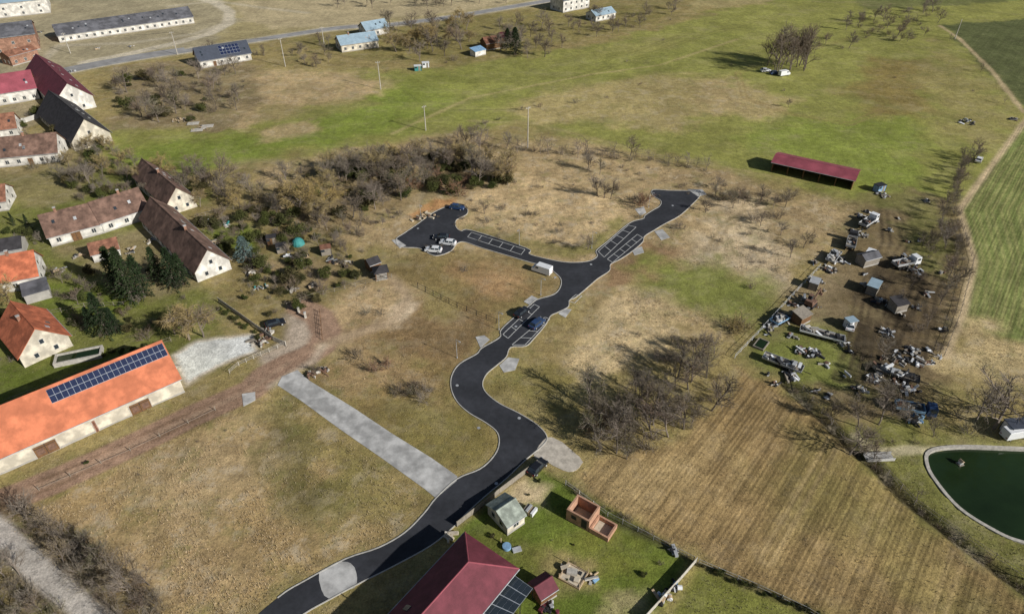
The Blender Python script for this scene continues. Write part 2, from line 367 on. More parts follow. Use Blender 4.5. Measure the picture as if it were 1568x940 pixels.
R((110,93,54),[(1330,90),(1420,90),(1440,170),(1350,190),(1310,140)],8,.3,op=.8)
R((122,112,68),[(1430,60),(1500,110),(1568,190),(1520,240),(1450,210),(1400,120)],7,.3,op=.8)
R((104,113,46),[(1130,190),(1390,180),(1420,300),(1330,300),(1180,240)],6,.1,op=.85)
R((102,113,44),[(150,225),(420,200),(500,150),(640,130),(700,150),(620,200),(480,225),(300,262),(160,300)],6,.1,op=.9)
R((112,116,52),[(620,120),(760,100),(960,80),(1100,50),(1150,60),(1000,110),(800,150),(680,190),(620,170)],8,.1,op=.6)
R((152,130,96),[(345,118),(420,108),(540,112),(592,125),(585,145),(500,160),(400,190),(330,195),(320,150)],4,.7,op=.9)
R((152,132,96),[(380,200),(470,185),(490,198),(400,218)],3,.6,op=.9)
R((116,108,64),[(400,165),(560,150),(600,160),(420,190)],4,.2,op=.6)
R((114,100,72),[(170,100),(390,90),(400,150),(330,200),(180,195)],4,.6,re=.5)
R((144,124,90),[(370,255),(500,240),(700,205),(900,222),(1100,262),(1210,300),(1300,320),(1290,370),(1200,440),(1120,520),(900,470),(700,400),(520,380),(400,330)],5,.8,re=.9)
R((118,102,72),[(400,290),(520,240),(700,225),(790,260),(720,300),(600,330),(480,360)],5,.5,op=.85)
R((162,140,104),[(700,300),(790,270),(920,290),(990,310),(930,360),(880,395),(800,370),(720,345)],5,.9,re=1,op=.85)
R((114,103,64),[(720,345),(800,360),(890,380),(885,400),(800,385),(715,362)],2,.3,op=.9)
R((112,105,60),[(860,385),(905,360),(950,330),(960,345),(915,390),(880,400)],2,.3,op=.9)
R((174,155,124),[(1060,365),(1120,320),(1160,310),(1180,350),(1250,390),(1200,450),(1120,420),(1040,400)],5,1,re=.9,op=.95)
R((126,102,74),[(905,440),(935,410),(985,375),(1050,380),(1010,440),(960,450)],3,.2,re=.15)
R((106,112,50),[(990,405),(1100,400),(1180,430),(1190,470),(1130,500),(1080,480),(1010,450)],5,.1,re=.3,op=.9)
R((166,146,110),[(930,455),(1010,460),(1040,490),(990,560),(900,590),(860,560),(880,500)],4,1,re=.9,op=.9)
R((124,108,70),[(800,530),(870,470),(930,450),(900,500),(850,560),(780,560)],3,.3,op=.8)
R((112,101,58),[(745,590),(790,560),(860,570),(900,600),(860,640),(800,632)],3,.3)
R((152,130,96),[(500,440),(560,420),(660,440),(640,480),(560,520),(500,520)],4,.7,re=.5)
R((114,98,62),[(590,420),(640,385),(700,380),(760,390),(850,415),(855,440),(800,470),(760,500),(700,470),(640,440)],3,.25,re=.2,op=.9)
R((150,118,84),[(700,410),(740,405),(800,430),(780,460),(730,440)],4,.3,op=.7)
R((118,96,66),[(540,520),(640,460),(760,500),(735,530),(690,560),(640,560),(580,540)],4,.3,re=.2,op=.95)
R((100,84,58),[(640,510),(720,500),(735,520),(680,545)],4,.3,op=.6)
R((178,160,134),[(590,480),(625,455),(635,470),(610,500),(590,498)],2,.3,op=.85)
R((170,150,124),[(660,480),(690,478),(680,492),(650,495)],1.5,.3,op=.6)
R((120,101,64),[(470,580),(560,540),(690,560),(690,610),(760,670),(755,700),(700,730),(600,665)],3,.35,re=.25)
R((108,100,54),[(560,610),(680,600),(755,670),(750,700),(700,728),(640,690)],5,.2,op=.7)
R((150,126,92),[(500,540),(600,540),(660,590),(600,600),(520,590)],5,.6,op=.7,re=.6)
R((144,122,84),[(20,780),(200,700),(400,595),(470,610),(655,745),(625,805),(540,850),(400,935),(160,1000),(60,860)],3,.9,re=.5)
R((106,99,54),[(385,625),(440,600),(560,680),(650,742),(620,790),(500,770),(430,700)],8,.4,op=.8)
R((80,76,40),[(410,640),(450,640),(495,760),(480,790),(440,740)],6,.3,op=.75)
R((164,142,106),[(200,720),(360,640),(400,700),(330,800),(220,800)],10,.9,op=.75)
R((156,134,100),[(100,800),(240,830),(400,860),(380,930),(200,940)],8,.9,op=.65)
R((102,95,50),[(60,735),(300,625),(400,590),(380,620),(200,700),(60,765)],2,.3,op=.9)
FIELD=[(1130,565),(1215,592),(1290,670),(1380,750),(1480,832),(1620,930),(1700,1050),(1350,1000),(1050,848),(900,765),(870,725),(960,690),(1060,670),(1095,610)]
R((120,100,66),FIELD,2,.15,.95,re=.15)
R((106,99,54),[(1240,680),(1320,740),(1480,850),(1550,940),(1380,940),(1250,800),(1200,740)],10,.1,.7,op=.6)
R((144,124,86),[(880,725),(960,695),(1080,690),(1060,760),(960,770)],6,.3,.4,op=.6)
FW=[tuple(S(*p)) for p in FIELD]; fd=Vector((math.cos(math.radians(51)),math.sin(math.radians(51)))); fn=Vector((-fd.y,fd.x)); f0=S(1215,600)
for k in range(-9,10):
    o=f0+fn*(k*5.6+random.uniform(-.8,.8)); seg=[]
    for j in range(-60,60):
        p=o+fd*j*1.5
        if inside(p,FW): seg.append(tuple(p))
    if len(seg)>4 and random.random()<.8:
        c0=random.uniform(.1,.35); seg=seg[int(len(seg)*c0*random.random()):len(seg)-int(len(seg)*c0*random.random())]
        T((86,72,48) if k%2 else (146,126,90),[seg[0],seg[-1]],.35,.5,op=random.uniform(.35,.75),rut=random.choice([.8,.9,1.0]),world=True,wp=.1)
R((80,91,33),[(690,822),(720,790),(830,718),(870,738),(1000,820),(1060,855),(1000,960),(820,980)],1.2,0,0,re=.1,wp=.3)
R((106,100,46),[(850,800),(960,830),(1030,860),(960,900),(900,860)],5,.1,op=.5,re=.1)
R((104,98,50),[(730,830),(760,800),(800,830),(840,850),(800,860)],3,.1,op=.5,re=.1)
R((174,154,122),[(755,760),(800,735),(845,745),(835,775),(790,780)],2,.1,op=.85)
R((154,140,102),[(960,900),(1000,900),(1000,940),(930,940)],2,.2,op=.7)
R((130,112,78),[(845,850),(900,860),(910,900),(860,905)],1.5,.1,op=.6)
R((96,97,44),[(1065,862),(1260,945),(1200,1000),(990,1000)],1.5,.2,re=.2,wp=.3)
R((102,88,62),[(1130,545),(1180,490),(1260,400),(1300,340),(1330,300),(1400,290),(1480,320),(1490,400),(1470,560),(1420,660),(1290,640),(1215,590)],3,.2,re=.25)
R((100,107,46),[(1140,545),(1200,490),(1290,500),(1330,560),(1300,600),(1210,590)],4,.1,re=.3,op=.8)
R((82,69,50),[(1290,440),(1350,420),(1430,440),(1450,540),(1380,600),(1320,540)],5,.1,op=.9)
R((134,118,90),[(1210,450),(1260,400),(1300,420),(1280,480),(1220,500)],4,.1,op=.5)
for k in range(12):
    u0=1345+k*10
    T((56,48,36),[(u0+random.randint(-8,8),300+k*5),(u0+10+random.randint(-15,15),370),(u0-20+random.randint(-20,20),450),(u0-40+random.randint(-20,20),520),(u0-60,580)],.7,.5,op=.7,rut=.9)
R((102,103,52),[(1320,300),(1380,290),(1460,330),(1440,420),(1400,400),(1380,330)],4,.2,op=.6)
R((94,101,54),[(1568,185),(1515,258),(1470,320),(1492,400),(1472,500),(1568,528),(1800,600),(1800,150)],1.5,.05,.9,re=.1,wp=.3)
for off in (0,22,46,72):
    T((132,126,80),[(1568+off,225),(1530+off,262),(1492+off,322),(1512+off,400),(1494+off,500)],.5,.5,op=.7,rut=.8,wp=.1)
R((152,134,96),[(1476,480),(1568,520),(1700,560),(1700,640),(1568,600),(1440,560)],3,.6)
R((102,100,52),[(1290,660),(1420,640),(1568,640),(1760,660),(1760,1000),(1620,960),(1480,835),(1380,750)],2,.3,re=.4)
R((122,108,68),[(1420,590),(1568,600),(1700,640),(1568,670),(1440,660)],3,.4)
R((94,95,46),[(-100,300),(140,240),(260,260),(330,300),(300,420),(360,470),(330,530),(240,560),(-100,760)],3,.25,re=.25)
R((112,99,62),[(280,310),(400,320),(540,380),(560,430),(480,480),(430,520),(340,460),(300,400)],3,.4,re=.4)
R((122,106,78),[(100,380),(230,350),(300,400),(310,440),(240,460),(150,430)],4,.3,op=.7)
R((126,108,80),[(400,400),(470,390),(520,420),(470,450),(410,440)],2,.2,op=.7)
R((84,96,32),[(300,350),(380,345),(400,385),(340,385)],2,.05,op=.9)
R((84,94,32),[(60,440),(180,430),(220,470),(130,500),(60,480)],2,.05,op=.9)
R((78,88,30),[(0,560),(140,540),(250,520),(270,535),(100,570),(0,610)],2,.05,op=.85)
R((186,177,168),[(262,545),(300,520),(385,512),(392,538),(330,560),(285,590)],1.2,0,re=.0,wp=.4)
R((156,141,124),[(430,480),(480,470),(510,500),(500,530),(440,560),(400,575),(395,545),(440,520)],1.5,0,re=.0,wp=.4)
R((130,118,94),[(0,165),(70,150),(60,190),(0,215)],2,.1,op=.8)
R((114,102,70),[(0,240),(150,200),(130,300),(60,320),(0,300)],3,.4,op=.7)
R((144,106,68),[(620,330),(660,305),(700,300),(700,312),(660,325),(630,340)],1,.1,op=.9)
R((150,120,88),[(470,575),(500,560),(510,570),(480,585)],1,.1,op=.9)
T((132,107,88),[(-100,808),(0,768),(80,737),(150,706),(230,668),(300,634),(350,612),(385,596),(405,575),(440,556),(470,545),(492,530),(500,508),(488,484),(460,470)],6.6,.5,re=.0,wp=.15)
T((150,130,108),[(-100,808),(0,768),(80,737),(200,682),(330,621),(385,596),(440,556)],.9,.8,op=.5,re=.0,wp=.2)
T((150,130,104),[(490,530),(540,512),(600,492),(625,455),(600,425)],2.6,1.2,op=.8)
T((98,79,60),[(-100,808),(0,768),(80,737),(200,682),(330,621),(400,588)],.5,.4,op=.7,rut=1.4,re=.0)
T((170,156,136),[(415,590),(450,570),(480,552),(494,530)],2,1,op=.6,re=0)
T((156,138,108),[(1600,160),(1568,188),(1515,258),(1470,320),(1492,400),(1474,480),(1448,545)],1.8,.8,wp=.2)
T((146,130,98),[(1568,172),(1520,110),(1470,60),(1440,40)],2,.8)
T((172,160,134),[(1310,668),(1340,693),(1400,688),(1440,690)],1.6,.5,op=.6)
T((112,96,62),[(1130,112),(1140,150),(1200,172),(1300,190),(1350,170)],.8,.6,op=.7,rut=1)
T((112,98,60),[(1130,112),(1180,90),(1300,60)],.8,.6,op=.5,rut=1)
T((98,94,50),[(860,125),(960,95),(1060,60),(1200,20)],.8,.7,op=.6,rut=1.2)
T((98,94,50),[(620,190),(760,140),(900,100),(1060,50)],.9,.8,op=.5,rut=1.2)
T((150,134,94),[(600,205),(720,150),(900,115),(1010,100),(1130,60)],1.4,1,op=.65)
T((142,128,88),[(1180,270),(1000,235),(820,190),(720,185)],1.5,1,op=.6)
T((122,104,72),[(780,300),(860,285),(940,290),(1000,270)],1,.8,op=.6,rut=1)
T((122,104,72),[(1090,380),(1110,345),(1145,325),(1180,322)],.9,.6,op=.6,rut=.9)
T((166,156,136),[(290,-6),(330,4),(352,18),(350,36),(320,52),(270,66),(200,82),(130,96)],6,1.2,op=.9,re=0)
T((160,150,130),[(60,100),(90,70),(200,66),(300,52),(350,34)],4,1.5,op=.6,re=0)
T((158,148,126),[(260,10),(330,2),(400,12),(470,20)],4,1.5,op=.6)
for q in [((420,650),(470,760),(490,850)),((395,700),(440,800)),((300,660),(180,830)),((200,720),(250,860))]:
    T((94,84,50),q,.7,.8,op=.5,rut=.9)
DITCH=[(1200,585),(1230,610),(1262,640),(1300,680),(1340,712),(1385,760),(1430,795),(1480,835),(1520,865),(1568,900),(1640,960)]
T((44,40,26),DITCH,2.2,1.0,tu=.8,re=.3,op=.95)
T((58,52,34),[(705,800),(765,752),(820,712)],.6,.5,op=.6)
T((50,48,32),[(868,742),(930,790),(1000,826),(1062,858),(1160,900),(1250,940)],1.2,.6,op=.8)
R((88,76,54),[(-20,770),(30,780),(110,830),(220,890),(260,950),(100,1000),(-20,870)],3,.5,op=.85)
T((158,151,142),[(-60,770),(0,815),(55,868),(110,915),(170,965)],3.6,.6,wp=.2,re=.0)
POND=[(1424,690),(1470,683),(1568,686),(1700,690),(1700,860),(1568,830),(1520,810),(1470,778),(1436,740),(1420,712)]
pidx=[tuple(S(*p)) for p in POND]
relief=(fbm(gx,gy,6,4,21)-.5)*.9+(fbm(gx,gy,1.9,2,31)-.5)*.32
gz=relief*rel*.85-.05
big2=(fbm(gx,gy,500,3,77))
far=np.clip((np.hypot(gx,gy-200)-420)/600,0,1); gz=gz+far*18*(big2-.35)
# ------------------------------------------------------------ roads geometry
def catmull(pts,closed,n=4):
    P=[Vector(p) for p in pts]; out=[]; m=len(P)
    for i in (range(m) if closed else range(m-1)):
        p1=P[i];p2=P[(i+1)%m]; p0=P[(i-1)%m] if closed or i>0 else p1; p3=P[(i+2)%m] if closed or i<m-2 else p2
        for k in range(n):
            t=k/n; out.append(.5*((2*p1)+(p2-p0)*t+(2*p0-5*p1+4*p2-p3)*t*t+(3*p1-p0-3*p2+p3)*t**3))
    if not closed: out.append(P[-1])
    return out
FLAT=[]
def flatpoly(name,px,z,k,smooth=0,jag=0):
    w=[S(*p) for p in px]
    if smooth: w=catmull(w,True,smooth)
    if jag: w=[p+Vector((random.uniform(-jag,jag),random.uniform(-jag,jag))) for p in w]
    FLAT.append([tuple(p) for p in w])
    tri=tessellate_polygon([[Vector((p.x,p.y,0)) for p in w]])
    me=D.meshes.new(name); V=[(p.x,p.y,z) for p in w]; Fc=[tuple(t) for t in tri]
    n=len(w); V+=[(p.x,p.y,z-.25) for p in w]; Fc+=[(i,(i+1)%n,n+(i+1)%n,n+i) for i in range(n)]
    me.from_pydata(V,[],Fc); me.materials.append(M[k]); link(D.objects.new(name,me))
    return w
def ribbon(mb,w,wd,z0,z1,k,off=0):
    n=len(w); Lp=[];Rp=[]
    for i in range(n):
        a=w[max(i-1,0)];b=w[min(i+1,n-1)];d=(b-a); d=d/max(d.length,1e-6); nn=Vector((-d.y,d.x))
        Lp.append(w[i]+nn*(off+wd/2)); Rp.append(w[i]+nn*(off-wd/2))
    for i in range(n-1):
        mb.poly([(*Rp[i],z1),(*Rp[i+1],z1),(*Lp[i+1],z1),(*Lp[i],z1)],k)
        if z1-z0>.03:
            mb.poly([(*Lp[i],z0),(*Lp[i],z1),(*Lp[i+1],z1),(*Lp[i+1],z0)],k); mb.poly([(*Rp[i],z1),(*Rp[i],z0),(*Rp[i+1],z0),(*Rp[i+1],z1)],k)
OUT=[(350,985),(425,915),(470,887),(530,855),(580,838),(620,815),(650,785),(668,762),(700,733),(735,718),(755,700),(764,682),(762,663),(745,648),(718,632),(700,615),(691,595),(692,575),(704,557),(730,542),(738,533),(765,517),(766,508),(772,500),(784,489),(797,478),(812,467),(822,459),(848,451),(858,440),(859,428),(850,418),(835,408),(812,402),(775,391),(735,379),(712,371),(700,373),(690,385),(668,392),(652,386),(640,380),(612,378),(607,366),(618,358),(640,343),(660,328),(680,318),(697,314),(715,320),(714,329),(699,337),(698,347),(706,354),(722,353),(806,380),(810,389),(830,395),(860,401),(885,402),(905,399),(915,392),(913,384),(930,370),(945,357),(958,346),(970,339),(985,335),(988,330),(1000,322),(1010,316),(1012,308),(1000,300),(1000,291),(1025,292),(1060,293),(1072,299),(1058,315),(1040,331),(1016,344),(1003,352),(987,362),(984,371),(968,385),(950,397),(935,405),(933,415),(915,427),(900,440),(882,455),(872,460),(870,470),(855,478),(843,484),(835,498),(818,518),(805,530),(782,532),(775,547),(760,560),(745,573),(739,588),(745,602),(765,618),(795,633),(822,650),(837,667),(833,680),(805,704),(775,733),(745,758),(715,785),(695,806),(660,835),(600,868),(550,893),(500,920),(465,940),(400,985)]
w=flatpoly('asphalt_road',OUT,.03,'asphalt',4)
kb=MB(); ribbon(kb,w[4:-4],.17,-.1,.12,'kerb'); kb.obj('kerb')
for nme,pp,k,sm in [('concrete_road',[(425,590),(432,577),(455,566),(475,583),(540,624),(600,663),(660,701),(700,729),(698,737),(668,762),(651,748),(590,706),(520,657),(460,614)],'concrete',0),
 ('gravel_patch',[(838,670),(860,677),(888,700),(890,712),(870,722),(838,708),(818,697)],'gravel',4),
 ('concrete_slab',[(488,876),(510,864),(532,859),(542,868),(548,884),(543,898),(520,908),(503,917),(493,903)],'concrete',2),
 ('driveway',[(600,368),(608,366),(622,376),(612,380)],'concrete',0),('driveway',[(1052,290),(1075,290),(1082,298),(1068,301)],'concrete',0),
 ('driveway',[(1002,354),(1014,351),(1026,364),(1012,368)],'concrete',0),('driveway',[(972,320),(986,316),(990,326),(980,331)],'concrete',0),
 ('driveway',[(968,384),(982,377),(987,387),(972,391)],'concrete',0),('driveway',[(728,516),(742,513),(750,520),(735,533)],'concrete',0),
 ('driveway',[(765,560),(778,547),(795,549),(789,566),(772,570)],'concrete',0),('driveway',[(855,480),(864,472),(876,474),(866,486)],'concrete',0),
 ('driveway',[(802,462),(815,453),(824,458),(812,467)],'concrete',0),('driveway',[(676,334),(690,318),(700,311),(712,314),(700,320)],'asphalt',0),
 ('concrete_slab',[(370,603),(390,600),(392,612),(372,622)],'concrete',0)]: flatpoly(nme,pp,.045 if k!='asphalt' else .036,k,sm,.12)
cr=MB(); up=catmull([S(*p) for p in [(-60,140),(60,118),(150,100),(230,86),(300,76),(430,56),(520,43),(600,38),(700,25),(800,8),(900,-8)]],False,6)
ribbon(cr,up,5.5,-.1,.03,'asphalt_old'); cr.obj('country_road')
cr=MB(); ribbon(cr,up[6:24],9,-.1,.022,'asphalt_old',off=1.5); cr.obj('country_road')
upl=[tuple(p) for p in up]
T((156,148,130),upl,9,1.5,op=.8,world=True,re=0)
pb=MB()
def line(a,b,wd=.12): ribbon(pb,[a,b],wd,0,.036,'paint')
def bays(q,n):
    a,b,c,d=[S(*p) for p in q]
    line(a,b);line(d,c)
    for i in range(n+1):
        line(a.lerp(b,i/n)+(d-a).normalized()*.06,d.lerp(c,i/n)-(d-a).normalized()*.06)
bays([(722,356),(804,382),(798,390),(716,363)],5)
bays([(916,385),(962,345),(974,348),(925,394)],5)
bays([(984,364),(938,402),(930,397),(976,359)],5)
bays([(870,461),(882,451),(891,453),(880,464)],1)
bays([(784,528),(834,486),(842,488),(804,528)],4)
bays([(770,512),(818,466),(826,470),(778,518)],4)
pb.obj('road_markings')
for P in FLAT:
    X=[p[0] for p in P];Y=[p[1] for p in P]
    idx=np.where((gx>min(X)-3)&(gx<max(X)+3)&(gy>min(Y)-3)&(gy<max(Y)+3))[0]
    d=sdf(P,idx); w_=np.clip((d+2.2)/1.6,0,1); gz[idx]=gz[idx]*(1-w_)-.02*w_; tuft[idx]*=(1-np.clip((d+1.0)/.8,0,1))
idx=np.where(gy>150)[0]
dd=np.full(len(idx),1e9)
for a,b in zip(upl[::2][:-1],upl[::2][1:]): dd=np.minimum(dd,segdist(gx[idx],gy[idx],a,b))
w_=np.clip((8-dd)/3,0,1); gz[idx]=gz[idx]*(1-w_)-.02*w_
idx=np.where((gx>40)&(gy<130)&(gy>40))[0]; dp=sdf(pidx,idx); w_=np.clip((dp+.6)/2.0,0,1); gz[idx]=gz[idx]*(1-w_)-1.6*w_
tuft[idx]*=np.clip(-dp/1.5,0,1)
dd=np.full(len(idx),1e9); dw=[tuple(S(*p)) for p in DITCH]
for a,b in zip(dw[:-1],dw[1:]): dd=np.minimum(dd,segdist(gx[idx],gy[idx],a,b))
gz[idx]-=np.clip(1-dd/1.8,0,1)*1.0
col*= (1.52*(0.80+.40*big))[:,None]
lum=col@np.array([.3,.6,.1]); col=col*.96+lum[:,None]*np.array([1.03,.98,.92])*.04
col=np.clip(col,0,.62)
me=D.meshes.new('ground'); me.vertices.add(NV); co=np.stack([gx,gy,gz],1).astype(np.float32); me.vertices.foreach_set('co',co.ravel())
ii=np.arange(NV).reshape(ny,nx); q=np.stack([ii[:-1,:-1],ii[:-1,1:],ii[1:,1:],ii[1:,:-1]],-1).reshape(-1,4)
me.loops.add(q.size); me.polygons.add(len(q)); me.loops.foreach_set('vertex_index',q.ravel().astype(np.int32))
me.polygons.foreach_set('loop_start',np.arange(0,q.size,4,dtype=np.int32))
me.polygons.foreach_set('use_smooth',np.ones(len(q),bool)); me.update(calc_edges=True)
ca=me.attributes.new('Col','FLOAT_COLOR','POINT'); ca.data.foreach_set('color',np.concatenate([col,np.ones((NV,1))],1).astype(np.float32).ravel())
cm=me.attributes.new('Msk','FLOAT_VECTOR','POINT'); cm.data.foreach_set('vector',np.stack([tuft,fur,rel],1).astype(np.float32).ravel())
ground=link(D.objects.new('ground',me))
def ground_mat():
    m=D.materials.new('ground_soil_and_grass'); m.use_nodes=True; nt=m.node_tree; N=nt.nodes; L=nt.links; b=N['Principled BSDF']
    b.inputs['Roughness'].default_value=.95; b.inputs['Specular IOR Level'].default_value=.1
    tc=N.new('ShaderNodeTexCoord')
    def noise(sc,det=6,ro=.6,vec=None):
        n=N.new('ShaderNodeTexNoise'); n.inputs['Scale'].default_value=sc; n.inputs['Detail'].default_value=det; n.inputs['Roughness'].default_value=ro
        L.new(vec or tc.outputs['Object'],n.inputs['Vector']); return n.outputs['Fac']
    def mrange(v,a,b_,c,d):
        n=N.new('ShaderNodeMapRange'); n.interpolation_type='SMOOTHSTEP'
        for k,x in zip(('From Min','From Max','To Min','To Max'),(a,b_,c,d)): n.inputs[k].default_value=x
        L.new(v,n.inputs['Value']); return n.outputs['Result']
    def math_(op,a,b_):
        n=N.new('ShaderNodeMath'); n.operation=op
        for i,x in enumerate((a,b_)):
            if isinstance(x,(int,float)): n.inputs[i].default_value=x
            else: L.new(x,n.inputs[i])
        return n.outputs[0]
    def mixc(f,a,b_):
        n=N.new('ShaderNodeMix'); n.data_type='RGBA'; L.new(f,n.inputs[0])
        for i,x in((6,a),(7,b_)):
            if isinstance(x,tuple): n.inputs[i].default_value=(*x,1)
            else: L.new(x,n.inputs[i])
        return n.outputs[2]
    def mapped(loc=(0,0,0),sc=(1,1,1),rot=0):
        mp=N.new('ShaderNodeMapping'); mp.inputs['Location'].default_value=loc; mp.inputs['Scale'].default_value=sc; mp.inputs['Rotation'].default_value=(0,0,rot); L.new(tc.outputs['Object'],mp.inputs['Vector']); return mp.outputs['Vector']
    at=N.new('ShaderNodeAttribute'); at.attribute_name='Col'; am=N.new('ShaderNodeAttribute'); am.attribute_name='Msk'
    sp=N.new('ShaderNodeSeparateXYZ'); L.new(am.outputs['Vector'],sp.inputs[0])
    n1=noise(.09,8,.6); n2=noise(.55,8,.75); n3=noise(3.0,4,.7); n4=noise(.2,10,.75)
    k=math_('MULTIPLY',mrange(n1,.3,.7,.82,1.18),mrange(n2,.3,.7,.74,1.28)); k=math_('MULTIPLY',k,mrange(n3,.25,.75,.72,1.28))
    vm=N.new('ShaderNodeVectorMath'); vm.operation='SCALE'; L.new(at.outputs['Color'],vm.inputs[0]); L.new(k,vm.inputs['Scale']); c=vm.outputs['Vector']
    straw=math_('MULTIPLY',mrange(n4,.5,.62,0,.6),mrange(sp.outputs[0],0,1,.08,1)); c=mixc(straw,c,(.54,.45,.32))
    n9=noise(.045,12,.78,mapped((77,3,0),(1,1.7,1))); dr_=math_('MULTIPLY',mrange(n9,.5,.64,0,.34),mrange(sp.outputs[2],.12,.32,0,1)); c=mixc(dr_,c,(.40,.34,.18))
    n6=noise(.14,10,.75,mapped((31,57,0))); gr=math_('MULTIPLY',mrange(n6,.5,.63,0,.38),mrange(sp.outputs[2],.12,.4,.0,1)); c=mixc(gr,c,(.17,.18,.055))
    n7=noise(.3,8,.8,mapped((131,7,0))); br=math_('MULTIPLY',mrange(n7,.54,.7,0,.5),mrange(sp.outputs[2],.02,.3,.05,1)); c=mixc(br,c,(.15,.105,.062))
    rot=mapped(rot=math.radians(-51))
    wv=N.new('ShaderNodeTexWave'); wv.bands_direction='Y'; wv.inputs['Scale'].default_value=.42; wv.inputs['Distortion'].default_value=2.2; wv.inputs['Detail'].default_value=4; wv.inputs['Detail Scale'].default_value=.6
    L.new(rot,wv.inputs['Vector'])
    mp4=N.new('ShaderNodeMapping'); mp4.inputs['Scale'].default_value=(.03,.8,1); L.new(rot,mp4.inputs['Vector'])
    n8=noise(1,6,.7,mp4.outputs['Vector'])
    st=math_('ADD',math_('MULTIPLY',wv.outputs['Fac'],.3),mrange(n8,.32,.68,0,.7))
    fk=mrange(st,.1,.9,.66,1.32); fk2=math_('ADD',1.0,math_('MULTIPLY',math_('SUBTRACT',fk,1.0),sp.outputs[1]))
    v2=N.new('ShaderNodeVectorMath'); v2.operation='SCALE'; L.new(c,v2.inputs[0]); L.new(fk2,v2.inputs['Scale'])
    L.new(v2.outputs['Vector'],b.inputs['Base Color'])
    bp=N.new('ShaderNodeBump'); bp.inputs['Strength'].default_value=.7; bp.inputs['Distance'].default_value=.25
    L.new(math_('ADD',n2,math_('MULTIPLY',n3,.5)),bp.inputs['Height']); L.new(bp.outputs['Normal'],b.inputs['Normal'])
    return m
me.materials.append(ground_mat())
# ------------------------------------------------------------ grass tufts (one object)
def zat(x,y):
    i=np.clip(np.searchsorted(xs,x),1,nx-1); j=np.clip(np.searchsorted(ys,y),1,ny-1); return j*nx+i
NT=300000
yy=46+ (rng.rand(NT)**1.5)*260; xx=(rng.rand(NT)*2-1)*(.82*yy+45)
id_=zat(xx,yy); keep=rng.rand(NT)<tuft[id_]*np.clip(.25+1.5*(fbm(xx,yy,5,3,41)-.35)*2,0,1); xx=xx[keep];yy=yy[keep];id_=id_[keep]; n=len(xx)
zz=gz[id_]; hh=.10+.26*rng.rand(n)*(.6+tuft[id_]); B=3
V=np.zeros((n,B,3,3),np.float32); C=np.zeros((n,B,3,4),np.float32); C[...,3]=1
for b_ in range(B):
    a=rng.rand(n)*6.283; le=.18+.3*rng.rand(n); wdt=.03+.04*rng.rand(n)
    V[:,b_,0]=np.stack([xx-np.sin(a)*wdt,yy+np.cos(a)*wdt,zz-.03],1); V[:,b_,1]=np.stack([xx+np.sin(a)*wdt,yy-np.cos(a)*wdt,zz-.03],1)
    V[:,b_,2]=np.stack([xx+np.cos(a)*le*.6,yy+np.sin(a)*le*.6,zz+hh*(.6+.5*rng.rand(n))],1)
cc=col[id_]*.65+np.array([.44,.37,.27])*.35*np.clip(.5+tuft[id_],0,1)[:,None]; cc=cc*(.8+.4*rng.rand(n))[:,None]
C[:,:,:,:3]=cc[:,None,None,:]
gm=D.meshes.new('dry_grass'); nv=n*B*3; gm.vertices.add(nv); gm.vertices.foreach_set('co',V.ravel()); gm.loops.add(nv); gm.polygons.add(n*B)
gm.loops.foreach_set('vertex_index',np.arange(nv,dtype=np.int32)); gm.polygons.foreach_set('loop_start',np.arange(0,nv,3,dtype=np.int32)); gm.update(calc_edges=True)
at=gm.attributes.new('Col','FLOAT_COLOR','POINT'); at.data.foreach_set('color',C.ravel())
m=D.materials.new('dry_grass'); m.use_nodes=True; a_=m.node_tree.nodes.new('ShaderNodeAttribute'); a_.attribute_name='Col'; m.node_tree.links.new(a_.outputs['Color'],m.node_tree.nodes['Principled BSDF'].inputs['Base Color'])
m.node_tree.nodes['Principled BSDF'].inputs['Roughness'].default_value=.95; m.node_tree.nodes['Principled BSDF'].inputs['Specular IOR Level'].default_value=.1
gm.materials.append(m); link(D.objects.new('dry_grass',gm))
# ------------------------------------------------------------ pond
M['water']=mat('pond_water',(.014,.028,.010),.08,.3,.08,spec=.25)
wp=[Vector(p) for p in pidx]
c_=sum(wp,Vector((0,0)))/len(wp)
wsm=catmull([p+(p-c_).normalized()*.6 for p in wp],True,4)
pm=MB(); pm.poly([(p.x,p.y,-.55) for p in wsm],'water'); pm.obj('pond_water')
rim=MB(); ws=catmull(wp,True,4); ribbon(rim,ws+[ws[0]],.6,-1.2,.08,'stone'); rim.obj('pond_rim')
# ------------------------------------------------------------ vegetation meshes
def tube(mb,a,b,r0,r1,k,n=4):
    d=b-a; 
    if d.length<1e-5: return
    q=d.to_track_quat('Z','Y'); base=len(mb.v)
    for p,r in((a,r0),(b,r1)):
        for j in range(n):
            an=2*math.pi*j/n; mb.v.append(tuple(p+q@Vector((r*math.cos(an),r*math.sin(an),0))))
    i=mb.mi(k)
    for j in range(n): mb.f.append((base+j,base+(j+1)%n,base+n+(j+1)%n,base+n+j)); mb.m.append(i)
def rv(r): 
    while True:
        v=Vector((r.uniform(-1,1),r.uniform(-1,1),r.uniform(-1,1)))
        if .05<v.length<1: return v.normalized()
def twig(mb,p,d,l,wd,k,r):
    s=d.cross(rv(r)); s=s.normalized()*wd if s.length>1e-4 else Vector((wd,0,0))
    b=len(mb.v); e=p+d*l; mb.v+= [tuple(p-s),tuple(p+s),tuple(e)]; mb.f.append((b,b+1,b+2)); mb.m.append(mb.mi(k))
